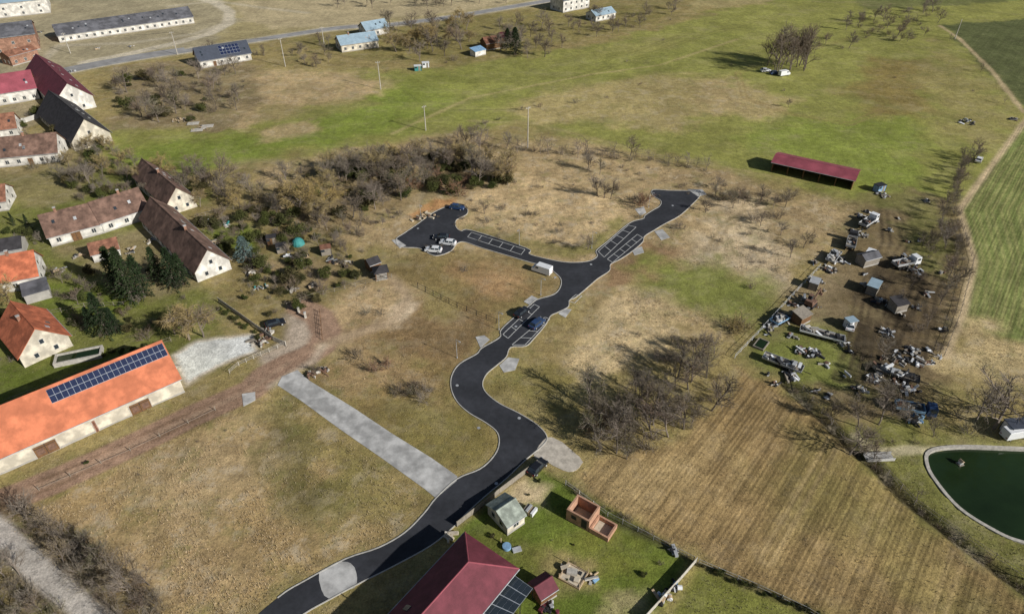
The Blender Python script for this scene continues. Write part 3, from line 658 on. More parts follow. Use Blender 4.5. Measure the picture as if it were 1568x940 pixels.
def branch(mb,r,p,d,l,rad,lev,maxl,k,nch,ntw,droop,tw,twd=.017):
    segs=4 if lev<2 else 3; pts=[p]; dd=d.copy(); 
    for i in range(segs):
        dd=(dd+rv(r)*.22+Vector((0,0,.10-droop*lev*.12))).normalized(); q=pts[-1]+dd*l/segs
        tube(mb,pts[-1],q,rad*(1-i/segs*.6),rad*(1-(i+1)/segs*.6),'bark',5 if lev==0 else 3); pts.append(q)
    if lev>=maxl:
        for i in range(ntw):
            t=r.random()*segs; a=int(min(t,segs-1)); q=pts[a].lerp(pts[a+1],t-a); dr=(dd+rv(r)*.9+Vector((0,0,.15-droop*1.2))).normalized()
            twig(mb,q,dr,tw*r.uniform(.5,1.2),twd,k,r)
        return
    for i in range(nch[lev]):
        t=(.25 if lev else .3)+(.75 if lev else .7)*(i+r.random()*.7)/nch[lev]; t=min(t*segs,segs-.01); a=int(t); q=pts[a].lerp(pts[a+1],t-a)
        ax=rv(r); side=dd.cross(ax).normalized(); an=r.uniform(.5,1.05); dr=(dd*math.cos(an)+side*math.sin(an)); 
        if dr.z<-.1 and not droop: dr.z*=-.3
        branch(mb,r,q,dr.normalized(),l*r.uniform(.4,.76)*(1-.35*(t/segs) if lev==0 else 1),rad*.55,lev+1,maxl,k,nch,ntw,droop,tw,twd)
def tree_mesh(seed,k='twig',droop=0,ntw=12,h=6.5,nch=(9,5,4),tw=.9,twd=.015):
    r=random.Random(seed); mb=MB(); branch(mb,r,Vector((0,0,-.3)),Vector((0,0,1)),h,.18,0,3,k,nch,ntw,droop,tw,twd)
    return mb.mesh('bare_tree_mesh'),max(v[2] for v in mb.v)
def shrub_mesh(seed,k='twig',ns=11,ntw=9,h=2.6):
    r=random.Random(seed); mb=MB()
    for i in range(ns):
        a=r.random()*6.28; rr=r.random()*.9; p=Vector((rr*math.cos(a),rr*math.sin(a),-.2)); lean=r.uniform(.15,.9)
        d=Vector((math.cos(a)*lean,math.sin(a)*lean,1)).normalized(); branch(mb,r,p,d,h*r.uniform(.6,1.15),.04,1,2,k,(0,6,0),ntw,0,.8)
    return mb.mesh('shrub_mesh'),max(v[2] for v in mb.v)
def conifer_mesh(seed,k,h=9,rad=2.1,n=3600):
    r=random.Random(seed); mb=MB(); tube(mb,Vector((0,0,-.2)),Vector((0,0,h*.95)),.16,.03,'bark',6)
    nb=150
    for i in range(nb):
        t=(i/nb)**.85; z=.5+t*(h-.6); a=i*2.4+r.random(); L_=rad*(1-t)**.8*r.uniform(.65,1.15)+.15; d=Vector((math.cos(a),math.sin(a),-.18)).normalized()
        p=Vector((0,0,z)); tube(mb,p,p+d*L_,.03,.01,'bark',3)
        for j in range(int(n/nb)):
            s=r.random()**.6; q=p+d*L_*s+Vector((r.uniform(-.14,.14),r.uniform(-.14,.14),r.uniform(-.1,.08))); e=(d*.5+rv(r)*.8).normalized(); twig(mb,q,e,r.uniform(.2,.42),.07,k,r)
    return mb.mesh('conifer_mesh'),h
def bush_mesh(seed,k,n=1500):
    r=random.Random(seed); mb=MB(); cl=[(Vector((r.uniform(-.8,.8),r.uniform(-.8,.8),r.uniform(.4,1.3))),r.uniform(.25,.6)) for _ in range(11)]
    for c,_ in cl: tube(mb,Vector((0,0,-.1)),c,.04,.015,'bark',3)
    for i in range(n):
        c,ra=cl[i%11]; p=c+rv(r)*ra*r.uniform(.5,1.15); twig(mb,p,rv(r),r.uniform(.12,.25),.055,k,r)
    return mb.mesh('bush_mesh'),1.9
K={}
K['tree']=[tree_mesh(100+i,'twig',0,7+i%3,6.5,(9,5,4)) for i in range(8)]
K['slim']=[tree_mesh(140+i,'twig',0,7,7.5,(7,4,3),.8) for i in range(3)]
K['willow']=[tree_mesh(160+i,'ochre',.35,16,6.0,(9,5,4),1.1,.02) for i in range(2)]
K['shrub']=[shrub_mesh(200+i) for i in range(6)]
K['russet']=[shrub_mesh(230+i,'rusttwig',10,16,2.3) for i in range(2)]
K['ochshrub']=[shrub_mesh(240,'ochre',14,12,2.3)]
K['conifer']=[conifer_mesh(300+i,'needle') for i in range(2)]
K['spruce']=[conifer_mesh(310,'bluene',7,2.3,3600)]
K['bush']=[bush_mesh(400+i,'leaf') for i in range(3)]
NM={'tree':'bare_tree','slim':'young_bare_tree','willow':'willow_tree','shrub':'bare_shrub','russet':'russet_shrub','ochshrub':'ochre_shrub','conifer':'conifer_tree','spruce':'blue_spruce_tree','bush':'evergreen_bush'}
def putw(kind,p,h,wide=1.0):
    me_,bh=random.choice(K[kind]); o=link(D.objects.new(NM[kind],me_)); i=int(zat(np.array([p[0]]),np.array([p[1]]))[0]); o.location=(p[0],p[1],float(gz[i]))
    s=h/bh; o.scale=(s*wide*random.uniform(.9,1.15),s*wide*random.uniform(.9,1.15),s); o.rotation_euler=(random.uniform(-.06,.06),random.uniform(-.06,.06),random.uniform(0,6.28)); return o
def put(kind,u,v,h,wide=1.0): return putw(kind,S(u,v),h,wide)
def scatter(kinds,poly,n,h0,h1,wide=1.0,md=1.2):
    P=[tuple(S(*p)) for p in poly]; X=[p[0] for p in P];Y=[p[1] for p in P]; got=[]; tries=0
    while len(got)<n and tries<n*40:
        tries+=1; p=(random.uniform(min(X),max(X)),random.uniform(min(Y),max(Y)))
        if not inside(p,P) or any((p[0]-q[0])**2+(p[1]-q[1])**2<md*md for q in got): continue
        got.append(p); k=random.choice(kinds); h=random.uniform(h0,h1)
        if k in('shrub','russet','ochshrub','bush'): h=min(h,random.uniform(1.2,4.5))
        putw(k,p,h,wide)
def row(kind,pts,step,h0,h1,jit=.4,skip=.1):
    w=[S(*p) for p in pts]
    for a,b in zip(w[:-1],w[1:]):
        n=max(1,int((b-a).length/step))
        for i in range(n):
            if random.random()<skip: continue
            p=a.lerp(b,(i+.5)/n); putw(kind,(p.x+random.uniform(-jit,jit),p.y+random.uniform(-jit,jit)),random.uniform(h0,h1))
scatter(['shrub','tree','tree','ochshrub','bush'],[(420,335),(500,350),(560,328),(640,305),(690,275),(600,262),(500,262),(425,285)],72,4,9.5,1.15)
scatter(['tree','tree','willow','bush'],[(500,290),(640,270),(700,260),(780,285),(770,262),(690,240),(560,252),(500,262)],42,6.5,10,1.15,2.2)
scatter(['shrub','russet','bush'],[(560,285),(780,290),(790,265),(690,238),(560,250)],42,2.5,5,1.2)
scatter(['bush'],[(420,335),(500,350),(640,305),(780,285),(700,250),(500,262)],34,2,4.5,1.3,2)
for u,v,h in [(455,330,12),(485,338,10),(430,320,9),(505,318,9),(470,320,11)]: put('willow',u,v,h,1.15)
for u,v in [(665,272),(630,290),(700,300)]: put('russet',u,v,6)
for u,v,h in [(735,285,10),(755,280,9),(722,270,10),(620,300,9),(575,320,9)]: put('tree',u,v,h,1.1)
scatter(['shrub','tree'],[(510,380),(560,390),(560,360),(600,350),(620,330),(560,330),(500,350)],18,2.5,6)
scatter(['tree','tree','shrub'],[(895,620),(905,685),(940,700),(975,690),(1035,672),(1080,655),(1108,600),(1105,565),(1020,575),(960,600)],36,6,9.5,1.1,2.4)
scatter(['shrub'],[(895,640),(905,690),(975,695),(1080,660),(1100,610),(960,640)],20,1.5,3.5)
scatter(['tree','shrub'],[(990,560),(1100,565),(1105,530),(1060,515),(1000,535)],10,4,7)
put('russet',912,660,6.5); put('tree',1000,650,10); put('tree',935,672,9.5); put('tree',960,702,6); put('tree',1060,560,8)
for u,v,h in [(820,330,2.4),(808,328,2),(712,415,1.6),(560,480,2.4),(585,482,2),(855,355,2.4),(900,382,5.5),(915,300,8),(742,327,5),(748,340,2.5),(1150,442,2.4),(1165,345,4.5),(1155,338,4),(1190,335,3.5),(1140,312,5),(1118,300,4),(1098,292,5),(1210,302,4),(980,515,1.5),(1030,522,2.5),(975,305,3),(925,303,6),(1040,350,3),(1080,325,5),(770,322,2.4),(850,372,2)]:
    put('tree' if h>4.2 else 'shrub',u,v,h,1.2)
put('russet',985,314,6); put('ochshrub',1120,505,3.2,1.8); put('ochshrub',1142,500,2.4,1.8)
scatter(['shrub'],[(600,610),(660,612),(665,588),(610,578)],10,2.4,4.4); put('russet',575,568,4); put('russet',590,563,4); put('shrub',545,550,4); put('shrub',487,572,3); put('shrub',650,612,4)
scatter(['shrub'],[(520,300),(1000,250),(1180,300),(1190,420),(1000,330),(740,390),(560,480),(520,420)],80,.5,1.6,1.3)
scatter(['tree','shrub','tree','bush'],[(175,125),(370,110),(385,155),(340,188),(250,190),(185,185)],62,6,11,1.1,2.5)
scatter(['tree','shrub','willow'],[(595,40),(720,30),(722,60),(690,105),(640,112),(600,75)],36,7,12,1.15,3)
scatter(['tree','shrub','tree'],[(760,45),(850,40),(870,80),(790,98),(750,70)],28,7,11,1.1,3); put('conifer',790,84,12,1.3); put('conifer',778,74,9,1.3)
scatter(['tree','shrub'],[(860,35),(1050,8),(1060,24),(900,65)],34,4,9,1.1,3); scatter(['tree'],[(500,6),(820,-4),(830,6),(520,16)],20,5,9,1.1,4)
scatter(['tree','shrub'],[(440,80),(510,65),(520,95),(470,108)],16,4,8); scatter(['shrub','tree'],[(400,112),(420,66),(310,75),(300,84)],8,3,6)
scatter(['tree','shrub'],[(1310,22),(1440,15),(1435,50),(1370,70),(1250,80),(1260,60)],50,5,10,1.1,3)
scatter(['slim','tree'],[(1165,116),(1235,116),(1240,98),(1168,98)],15,14,21,.8,2)
row('slim',[(930,242),(1000,248),(1090,262)],3.0,4,6.5); row('slim',[(690,215),(780,232),(930,242)],4,4,8,1.5,.3)
row('shrub',[(690,215),(780,232),(930,242),(1090,262)],3,1.5,3,1.5,.3)
row('shrub',[(720,200),(810,165),(900,155)],6,1.5,3,2,.4); row('tree',[(860,250),(930,266)],5,5,9,2)
for u,v,h in [(735,235,11),(775,230,8),(718,230,9),(900,260,9),(935,304,8),(345,292,13),(320,285,8),(965,238,8),(1207,165,4),(1475,245,5)]: put('tree',u,v,h)
row('shrub',[(600,230),(520,232),(500,240)],4,1.5,3,1)
row('tree',[(1498,228),(1460,292),(1440,335),(1450,400),(1440,470)],3.6,4,8,1)
row('slim',[(1440,55),(1490,100),(1550,170)],12,3,5,3,.4)
row('shrub',[(1480,240),(1460,300),(1470,360),(1460,480),(1440,540)],2.4,1.4,3.2,.8)
scatter(['tree','shrub'],[(1410,355),(1480,345),(1480,405),(1420,395)],12,4,8)
scatter(['tree','shrub'],[(1340,420),(1440,450),(1440,530),(1350,480)],7,3,6); scatter(['tree','shrub'],[(1290,560),(1340,540),(1420,600),(1330,610)],9,4,7)
scatter(['tree','shrub'],[(1090,300),(1200,298),(1215,325),(1130,325)],16,3,7); put('tree',1210,395,7); put('tree',1230,380,6); put('tree',1195,360,5)
scatter(['tree','tree','shrub'],[(1240,640),(1290,690),(1345,720),(1450,670),(1490,665),(1480,640),(1330,610),(1260,600)],18,5,9,1.1,4)
put('tree',1522,655,15,1.1); put('tree',1495,645,10); put('tree',1565,645,11)
row('shrub',[(1200,590),(1290,672),(1340,715),(1430,798),(1520,868),(1568,905)],1.6,.8,1.9,.8,.25)
row('slim',[(1320,690),(1360,740),(1440,800)],6,2.5,5,1)
scatter(['tree','shrub','shrub'],[(20,782),(60,798),(150,845),(230,895),(255,950),(185,960),(110,880),(50,825)],36,3,8,1.0,1.6)
scatter(['shrub','tree'],[(-20,868),(30,880),(90,940),(100,975),(-20,975)],20,3,6,1,1.8)
row('bush',[(60,742),(200,682),(330,624)],4.5,.5,1.0,.7,.6); row('shrub',[(80,792),(230,712),(360,650)],4,.4,1.0,1,.4)
for u,v,h in [(205,462,15),(190,448,13),(222,455,12),(268,440,11),(248,432,10),(282,436,9)]: put('conifer',u,v,h,1.05)
put('conifer',165,512,11,1.15); put('conifer',148,508,7,1.2); put('conifer',180,508,7,1.1); put('spruce',378,398,7,1.2)
put('willow',290,520,13.5,1.1); put('willow',268,512,9); put('tree',312,516,10); put('tree',425,332,8); put('willow',20,474,9); put('tree',340,300,9)
scatter(['shrub','bush','bush','tree','shrub'],[(300,330),(400,320),(540,385),(550,430),(480,470),(420,500),(360,460),(370,410),(310,360)],130,1,5,1,1.3)
scatter(['tree','shrub','bush','willow'],[(90,255),(150,215),(240,265),(300,262),(410,300),(400,325),(300,318),(240,280),(110,320)],72,3.5,8.5,1.1,2)
scatter(['bush','shrub','tree'],[(80,405),(240,400),(300,440),(240,520),(130,520),(60,430)],54,1.2,5.5)
scatter(['bush','shrub','tree','conifer'],[(-10,340),(60,330),(70,380),(-10,400)],14,2,6)
scatter(['bush','shrub'],[(-10,475),(40,480),(30,560),(-10,560)],10,1,3.5); scatter(['bush','shrub','tree'],[(110,300),(230,280),(232,300),(100,330)],14,2,6)
scatter(['bush'],[(300,335),(370,330),(400,350),(330,352)],14,.8,2); row('bush',[(335,470),(400,520)],2,.8,1.5,.5); row('bush',[(245,530),(150,545)],2,.8,1.6,.5)
scatter(['shrub','tree','bush'],[(0,190),(60,170),(160,230),(150,300),(100,300),(0,220)],30,3,7)
row('shrub',[(868,740),(1000,822),(1062,856)],1.2,.7,1.6,.3,.15); row('bush',[(1070,865),(1160,905),(1260,945)],1.3,.6,1.2,.3,.2)
row('shrub',[(815,715),(765,752),(706,800)],2.5,.5,1,.2,.3)
scatter(['bush','shrub'],[(720,800),(830,730),(1040,850),(990,930),(850,900)],12,.4,1.2,1,3)
# ------------------------------------------------------------ fences / walls / poles
def fence(name,pts,h=1.3,step=2.5,k='woodgrey',rails=2,panel=None):
    w=[S(*p) for p in pts]; o=w[0]; mb=MB()
    for a,b in zip(w[:-1],w[1:]):
        d=b-a; n=max(1,int(d.length/step)); rz=math.atan2(d.y,d.x); c=(a+b)/2-o
        for i in range(n+1):
            p=a.lerp(b,i/n)-o; mb.box((p.x,p.y,h/2-.1),(.1,.1,h+.2),k,rz)
        for j in range(rails): mb.box((c.x,c.y,h*(.35+.55*j/max(1,rails-1))),(d.length,.035,.05),k,rz)
        if panel: mb.box((c.x,c.y,h*.5),(d.length,.06,h*.9),panel,rz)
    return mb.obj(name,(o.x,o.y,0))
fence('wire_fence',[(640,440),(700,470),(760,495)],1.4,2.5,'dark')
fence('wire_fence',[(1085,255),(1000,243),(930,238),(870,228)],1.5,3,'woodgrey')
fence('yard_fence',[(1125,548),(1160,512),(1215,452),(1255,410)],1.2,2.2,'whitep')
fence('field_fence',[(1215,580),(1290,668),(1340,705),(1400,770),(1480,826),(1568,885)],1.2,3,'woodgrey')
fence('garden_fence',[(700,806),(765,755),(822,712)],1.4,2.4,'woodgrey',2,'woodgrey')
fence('garden_fence',[(866,742),(930,790),(1000,826),(1062,858)],1.2,2.4,'concrete')
fence('garden_fence',[(1070,862),(1160,900),(1235,935),(1260,950)],1.1,2.4,'concrete',2)
fence('plaster_wall',[(1066,860),(1040,890),(1008,925),(985,950)],1.3,3,'stone',2,'stone')
fence('stone_wall',[(335,462),(372,488),(420,522),(438,530)],1.3,3,'stone',2,'stone')
fence('white_railing_fence',[(352,572),(366,560),(400,545),(438,528)],1.2,1.6,'stone',3)
fence('stone_wall',[(0,190),(40,188),(70,178)],1.8,3,'white',2,'white')
fence('wooden_fence',[(490,478),(494,520)],1.1,1.6,'wood',3)
fence('yard_fence',[(1470,340),(1490,400),(1470,480),(1445,545)],1.2,2.5,'woodgrey')
fence('wire_fence',[(20,780),(110,835),(220,915)],1.4,2.5,'dark')
fence('wire_fence',[(60,750),(200,690),(330,628)],1,4,'woodgrey',1)
fence('garden_fence',[(440,470),(480,455),(560,435),(600,425)],1.2,2.2,'woodgrey',2); fence('garden_fence',[(0,622),(130,572),(262,522)],1.2,2.2,'woodgrey',2)
fence('garden_fence',[(300,335),(345,322),(410,318)],1.2,2.2,'woodgrey',2); fence('garden_fence',[(40,490),(130,470),(190,468)],1.2,2.2,'woodgrey',2)
PT=[]
def pole(u,v,h,name='utility_pole'):
    p=S(u,v); mb=MB(); mb.cyl((0,0,h/2-.2),.2,h+.4,'stone',8,r2=.13); mb.box((0,0,h-.5),(1.8,.12,.14),'stone')
    for x in(-.7,0,.7): mb.cyl((x,0,h-.3),.06,.25,'whitep',6)
    mb.obj(name,(p.x,p.y,0),random.random()); PT.append(Vector((p.x,p.y,h-.2)))
for u,v,h in [(437,102,12),(583,137,11),(652,200,9),(808,226,14),(272,84,10),(1462,60,9),(497,72,9),(108,82,9)]: pole(u,v,h)
mb=MB()
for a,b in ((0,1),(1,2),(2,3),(4,0),(7,4)):
    for off in(-.6,.6):
        pr=None
        for i in range(9):
            t=i/8; p=PT[a].lerp(PT[b],t)+Vector((off*.5,off*.5,-1.2*4*t*(1-t)))
            if pr: tube(mb,pr,p,.022,.022,'dark',3)
            pr=p
mb.obj('overhead_power_line')
def lamp(u,v,ang,h=6):
    p=S(u,v); mb=MB(); mb.cyl((0,0,h/2),.06,h,'metal',8,r2=.04); mb.box((.4,0,h),(.9,.06,.06),'metal'); mb.box((.95,0,h-.02),(.55,.22,.1),'metal'); mb.cyl((0,0,.15),.13,.3,'metal',8); mb.obj('street_lamp',(p.x,p.y,0),ang)
for u,v,a in [(764,505,-.7),(828,452,-.7),(700,548,-.7),(906,380,-.7),(645,338,-1),(795,376,-2),(993,318,-.7)]: lamp(u,v,a,5)
# ------------------------------------------------------------ vehicles
def car(u,v,ang,paint='blackp',name='parked_car',van=False):
    mb=MB(); hw=.88
    if not van:
        body=[(-2.15,.3),(-2.2,.62),(-2.1,.9),(-1.9,.96),(1.0,.96),(1.9,.82),(2.15,.62),(2.2,.3)]
        mb.prism(body,-hw,hw,paint)
        cb=[(-1.85,.96),(-1.4,1.42),(.35,1.42),(1.05,.96)]
        n=len(mb.v)
        for s_ in(-1,1):
            for i,(x,z) in enumerate(cb): mb.v.append((x,s_*(hw-.04 if z<1 else hw-.2),z))
        for f in((0,1,2,3),(7,6,5,4),(0,4,5,1),(2,6,7,3)): mb.f.append(tuple(n+q for q in f)); mb.m.append(mb.mi('glass'))
        mb.box((-.52,0,1.44),(1.8,1.36,.05),paint,top=(.92,.92)); 
        for x in(-1.62,-.5,.7):
            for s_ in(-1,1): mb.box((x,s_*(hw-.11),1.19),(.1,.05,.5),paint,rx=s_*.33)
        wx=(-1.35,1.35)
    else:
        mb.prism([(-2.5,.35),(-2.5,2.1),(-2.4,2.2),(1.3,2.2),(1.9,1.3),(2.5,1.15),(2.55,.35)],-.95,.95,paint)
        mb.box((1.66,0,1.75),(.05,1.6,.85),'glass',ry=-.58); 
        for s_ in(-1,1): mb.box((1.0,s_*.955,1.6),(.8,.03,.5),'glass')
        wx=(-1.6,1.6)
    for x in wx:
        for s_ in(-1,1): mb.cyl((x,s_*(hw-.06),.32),.33,.22,'tyre',14,'Y'); mb.cyl((x,s_*(hw+.06),.32),.19,.03,'metal',10,'Y')
    fx=2.17 if not van else 2.54
    for s_ in(-1,1): mb.box((fx,s_*.62,.7),(.06,.36,.14),'whitep'); mb.box((-fx-.0,s_*.66,.8),(.06,.3,.16),'redp')
    p=S(u,v); return mb.obj(name,(p.x,p.y,.03),ang,bevel=.05)
a0=math.radians(51)
car(799,481,a0,'blackp'); car(822,498,a0,'bluep'); car(676,366,a0+2.2,'blackp'); car(686,374,a0+2,'whitep'); car(664,385,a0+2.1,'whitep')
car(700,320,-.3,'bluep'); car(823,718,.9,'blackp'); car(422,498,.5,'blackp'); car(830,417,2.6,'whitep','white_van',True)
car(1498,247,.9,'whitep'); car(1172,110,.2,'whitep'); car(1186,114,.2,'bluep'); car(1200,116,.4,'whitep','parked_van',True); car(1552,668,.2,'whitep','parked_van',True)
car(1330,395,.9,'whitep','parked_van',True); car(1300,500,1.2,'whitep')
def trailer(u,v,ang,L_=7,k='whitep',name='flatbed_trailer'):
    mb=MB(); mb.box((0,0,.85),(L_,2.2,.14),'woodgrey')
    for s_ in(-1,1): mb.box((0,s_*1.13,1.1),(L_,.06,.4),k); mb.box((s_*(L_/2+.03),0,1.1),(.05,2.2,.4),k)
    for x in(-.6,.6):
        for s_ in(-1,1): mb.cyl((x,s_*.95,.42),.42,.25,'tyre',12,'Y')
    mb.box((L_/2+.9,0,.7),(1.8,.1,.1),'dark')
    for i in range(14): mb.box((random.uniform(-L_/2+.7,L_/2-.7),random.uniform(-.7,.7),random.uniform(1.0,1.6)),(random.uniform(.4,2.2),random.uniform(.15,.8),random.uniform(.15,.7)),random.choice(['whitep','metal','dark','metal','woodgrey','stone']),random.random()*3,random.uniform(-.2,.2),random.uniform(-.2,.2))
    p=S(u,v); mb.obj(name,(p.x,p.y,0),ang)
trailer(1257,516,-.45,9); trailer(1197,560,-.6,8,'metal'); trailer(1372,577,-.5,8,'dark'); trailer(1275,397,.9,6,'metal'); trailer(1192,494,.6,4,'tarp')
def truck(u,v,ang,k='whitep',box='metal'):
    mb=MB(); mb.box((0,0,.8),(7,.9,.25),'dark'); mb.box((2.7,0,1.75),(1.8,2.2,1.9),k,top=(.85,.92)); mb.box((3.5,0,2.1),(.08,1.9,.7),'glass',ry=-.14)
    for s_ in(-1,1): mb.box((2.8,s_*1.06,2.1),(.9,.05,.6),'glass')
    mb.box((-1,0,1.15),(5,2.3,.15),'woodgrey'); 
    for s_ in(-1,1): mb.box((-1,s_*1.15,1.5),(5,.07,.6),box)
    mb.box((-3.5,0,1.5),(.07,2.3,.6),box); mb.box((1.5,0,1.6),(.07,2.3,.8),box)
    for x in(-2.4,-1.3,2.5):
        for s_ in(-1,1): mb.cyl((x,s_*1.0,.5),.5,.3,'tyre',14,'Y')
    for i in range(8): mb.box((random.uniform(-3,.8),random.uniform(-.7,.7),random.uniform(1.3,1.9)),(random.uniform(.4,1.8),random.uniform(.2,.8),random.uniform(.15,.7)),random.choice(['rust','metal','dark','woodgrey']),random.random()*3,random.uniform(-.2,.2))
    p=S(u,v); mb.obj('flatbed_truck',(p.x,p.y,0),ang,bevel=.04)
truck(1385,408,.3); truck(1328,345,.7,'whitep','metal'); truck(1398,632,-.3,'bluep','tarp'); truck(1302,375,1.1,'dark','metal')
def excavator(u,v,ang,k):
    mb=MB()
    for s_ in(-1,1): mb.box((0,s_*.9,.4),(3,.5,.7),'dark',top=(.8,1))
    mb.box((-.2,0,1.15),(2.6,2,.7),k); mb.box((.5,.5,2.0),(1.2,.9,1.1),'glass',top=(.85,.9)); mb.box((.5,.5,2.58),(1.15,.9,.08),k); mb.box((-1.1,0,1.7),(.9,1.8,.6),k)
    mb.box((2.2,-.2,2.5),(3.0,.3,.35),k,ry=-.6); mb.box((4.0,-.2,2.3),(2.2,.25,.28),k,ry=.95); mb.box((4.6,-.2,1.1),(.7,.9,.6),'rust',ry=.4,top=(.6,1))
    p=S(u,v); mb.obj('excavator',(p.x,p.y,0),ang,bevel=.03)
excavator(1240,468,.8,'rust')
def cabin(u,v,ang,L_=4,W_=2.3,h=2.4,k='whitep',r='bluegrey',name='site_cabin'):
    mb=MB(); mb.box((0,0,h/2),(L_,W_,h),k); mb.box((0,0,h+.06),(L_+.2,W_+.2,.12),r); mb.box((.6,-W_/2-.01,1.05),(.8,.05,2),'woodgrey'); mb.box((-.8,-W_/2-.01,1.5),(.9,.05,.7),'glass')
    for x in(-1,1):
        for y in(-1,1): mb.box((x*(L_/2-.02),y*(W_/2-.02),h/2),(.12,.12,h+.02),'dark')
    p=S(u,v); mb.obj(name,(p.x,p.y,.0),ang)
cabin(1335,446,.9,4,2.4,2.3,'woodgrey','bluegrey'); cabin(1300,500,.3,2.2,1.8,2); cabin(1245,440,1.0,3,2,2,'woodgrey','metal'); cabin(1552,662,0.1,4,2.5,2.4,'whitep','slate'); cabin(1345,292,.4,3,2,2,'tarp','dark'); cabin(640,108,.2,3,2,2,'teal','whitep'); cabin(652,103,.2,3,2,2,'whitep','whitep')
house('yard_shed',(1322,410),(1345,404),3,1,2.1,2.9,'greyroof','woodgrey',.2,win=False); house('yard_shed',(1225,500),(1240,492),2.6,1,2,2.6,'woodgrey','wood',.2,kind='mono',win=False); house('yard_shed',(1370,480),(1388,476),2.6,1,2,2.6,'darkroof','woodgrey',.2,kind='mono',win=False)
def scrap(u,v,r,n=26,name='scrap_pile',ks=('metal','dark','woodgrey','whitep','dark','metal','rust','stone','woodgrey')):
    mb=MB()
    for i in range(n):
        a=random.random()*6.28; q=r*random.random()**.7; t=random.random(); z=max(.1,(1-q/r)*.9*random.random())
        if t<.3: mb.cyl((q*math.cos(a),q*math.sin(a),z+.15),random.uniform(.15,.38),random.uniform(.2,.9),random.choice(ks+('tyre',)),10,random.choice('XYZ'),rz=a)
        else: mb.box((q*math.cos(a),q*math.sin(a),z+.12),(random.uniform(.3,2.2),random.uniform(.1,.6),random.uniform(.05,.5)),random.choice(ks),random.random()*3.1,random.uniform(-.3,.3),random.uniform(-.3,.3))
    p=S(u,v); mb.obj(name,(p.x,p.y,-.05),0)
for u,v,r in [(1350,296,2),(1330,335,3),(1315,355,2.2),(1288,402,2),(1268,415,2),(1248,434,2),(1236,462,1.8),(1228,480,1.6),(1195,487,2),(1385,400,3),(1400,415,2),(1350,462,1.6),(1382,548,2.6),(1402,538,2),(1338,577,1.6),(1390,592,2),(1398,642,1.6),(1242,546,2),(1225,540,1.3),(1210,574,1.6),(1355,512,1.6),(1280,522,1.6),(1182,502,1.6),(1415,560,1.5),(1478,190,3),(1550,180,1.2),(1342,568,1.6),(1310,600,1.3)]:
    scrap(u+random.uniform(-5,5),v+random.uniform(-4,4),r,22)
scrap(1398,636,2.2,14,'tarp_covered_pile',('tarp','whitep','tarp')); scrap(398,522,2.2,22,'stone_pile',('stone','rust','woodgrey')); scrap(410,510,1.8,18,'stone_pile',('stone','woodgrey','rust'))
scrap(306,198,2.5,8,'timber_pile',('woodlight','stone','woodlight')); scrap(655,330,2,14,'earth_mound',('rust','sand','woodlight')); scrap(640,335,2,12,'earth_mound',('rust','sand'))
scrap(495,568,1.4,14,'rubble_pile',('stone','rust','rust')); scrap(476,575,1.2,10,'rubble_pile',('stone','rust')); scrap(275,185,2.5,14,'timber_pile',('woodlight','woodgrey','rust'))
scrap(270,565,1,8,'rubble_pile',('stone','woodgrey')); scrap(350,345,1.4,8,'garden_clutter',('whitep','teal','stone')); scrap(320,340,2,16,'garden_clutter',('whitep','stone','woodlight')); scrap(465,395,1.6,10,'garden_clutter',('metal','woodlight','teal','dark')); scrap(510,400,2,14,'garden_clutter',('metal','rust','dark','woodlight')); scrap(440,395,1.4,8,'garden_clutter',('whitep','rust')); scrap(400,440,1.5,10,'garden_clutter',('stone','teal','woodgrey')); scrap(450,445,1.5,9,'garden_clutter',('stone','woodgrey'))
for u,v in [(120,392),(200,385),(90,415),(230,370),(255,345),(60,500),(330,372),(380,420),(480,440),(530,405),(20,130),(60,50),(110,110),(150,75),(200,72),(90,130)]: scrap(u,v,1.5,9,'yard_clutter',('metal','stone','woodgrey','woodlight','dark'))
for i in range(44):
    u=random.uniform(1150,1450);v=random.uniform(300,610)
    if u>1120+(560-v)*.8: scrap(u,v,random.uniform(.3,1.2),random.randint(3,8))
for (u,v) in [(302,200),(318,194),(296,190)]:
    mb=MB()
    for i in range(5): mb.box((0,(i-2)*.55,.2+.05*(i%2)),(4,.5,.12),'stone')
    p=S(u,v); mb.obj('concrete_panel_stack',(p.x,p.y,0),.2)
# ------------------------------------------------------------ foreground garden
house('garden_shed',(777,819),(803,801),5.2,1,2.3,3.5,'greenroof','cream',.25,kind='gable',gwin=True)
def openbox(mb,cx,cy,Lx,Ly,h,k,t=.3):
    for s_ in(-1,1): mb.box((cx,cy+s_*(Ly/2-t/2),h/2-.1),(Lx,t,h+.2),k); mb.box((cx+s_*(Lx/2-t/2),cy,h/2-.1),(t,Ly-2*t,h+.2),k)
    mb.box((cx,cy,.02),(Lx-.7,Ly-.7,.12),'sand')
mb=MB(); openbox(mb,0,0,4.2,3.6,2.6,'brick'); openbox(mb,3.9,-.2,3.4,3.2,1.0,'brick'); mb.box((1.2,-1.82,1.3),(1.0,.06,2),'dark'); mb.box((-.7,-1.82,1.5),(.9,.06,.8),'dark')
p=S(892,792); mb.obj('unfinished_brick_outbuilding',(p.x,p.y,0),-.6)
mb=MB()
for s_ in(-1,1): mb.box((0,s_*1.5,.2),(3.6,.18,.4),'woodlight'); mb.box((s_*1.7,0,.2),(.18,2.8,.4),'woodlight')
mb.box((0,0,.12),(3.2,2.8,.16),'sand'); 
for x in(-1.7,1.7):
    for y in(-1.5,1.5): mb.box((x,y,.7),(.1,.1,1.4),'woodlight')
mb.box((-.4,.3,.5),(1.6,.9,.5),'stone',.4); mb.box((.8,-.5,.4),(.8,.8,.4),'sand',.2); mb.box((.7,.8,.35),(.5,.5,.35),'dark')
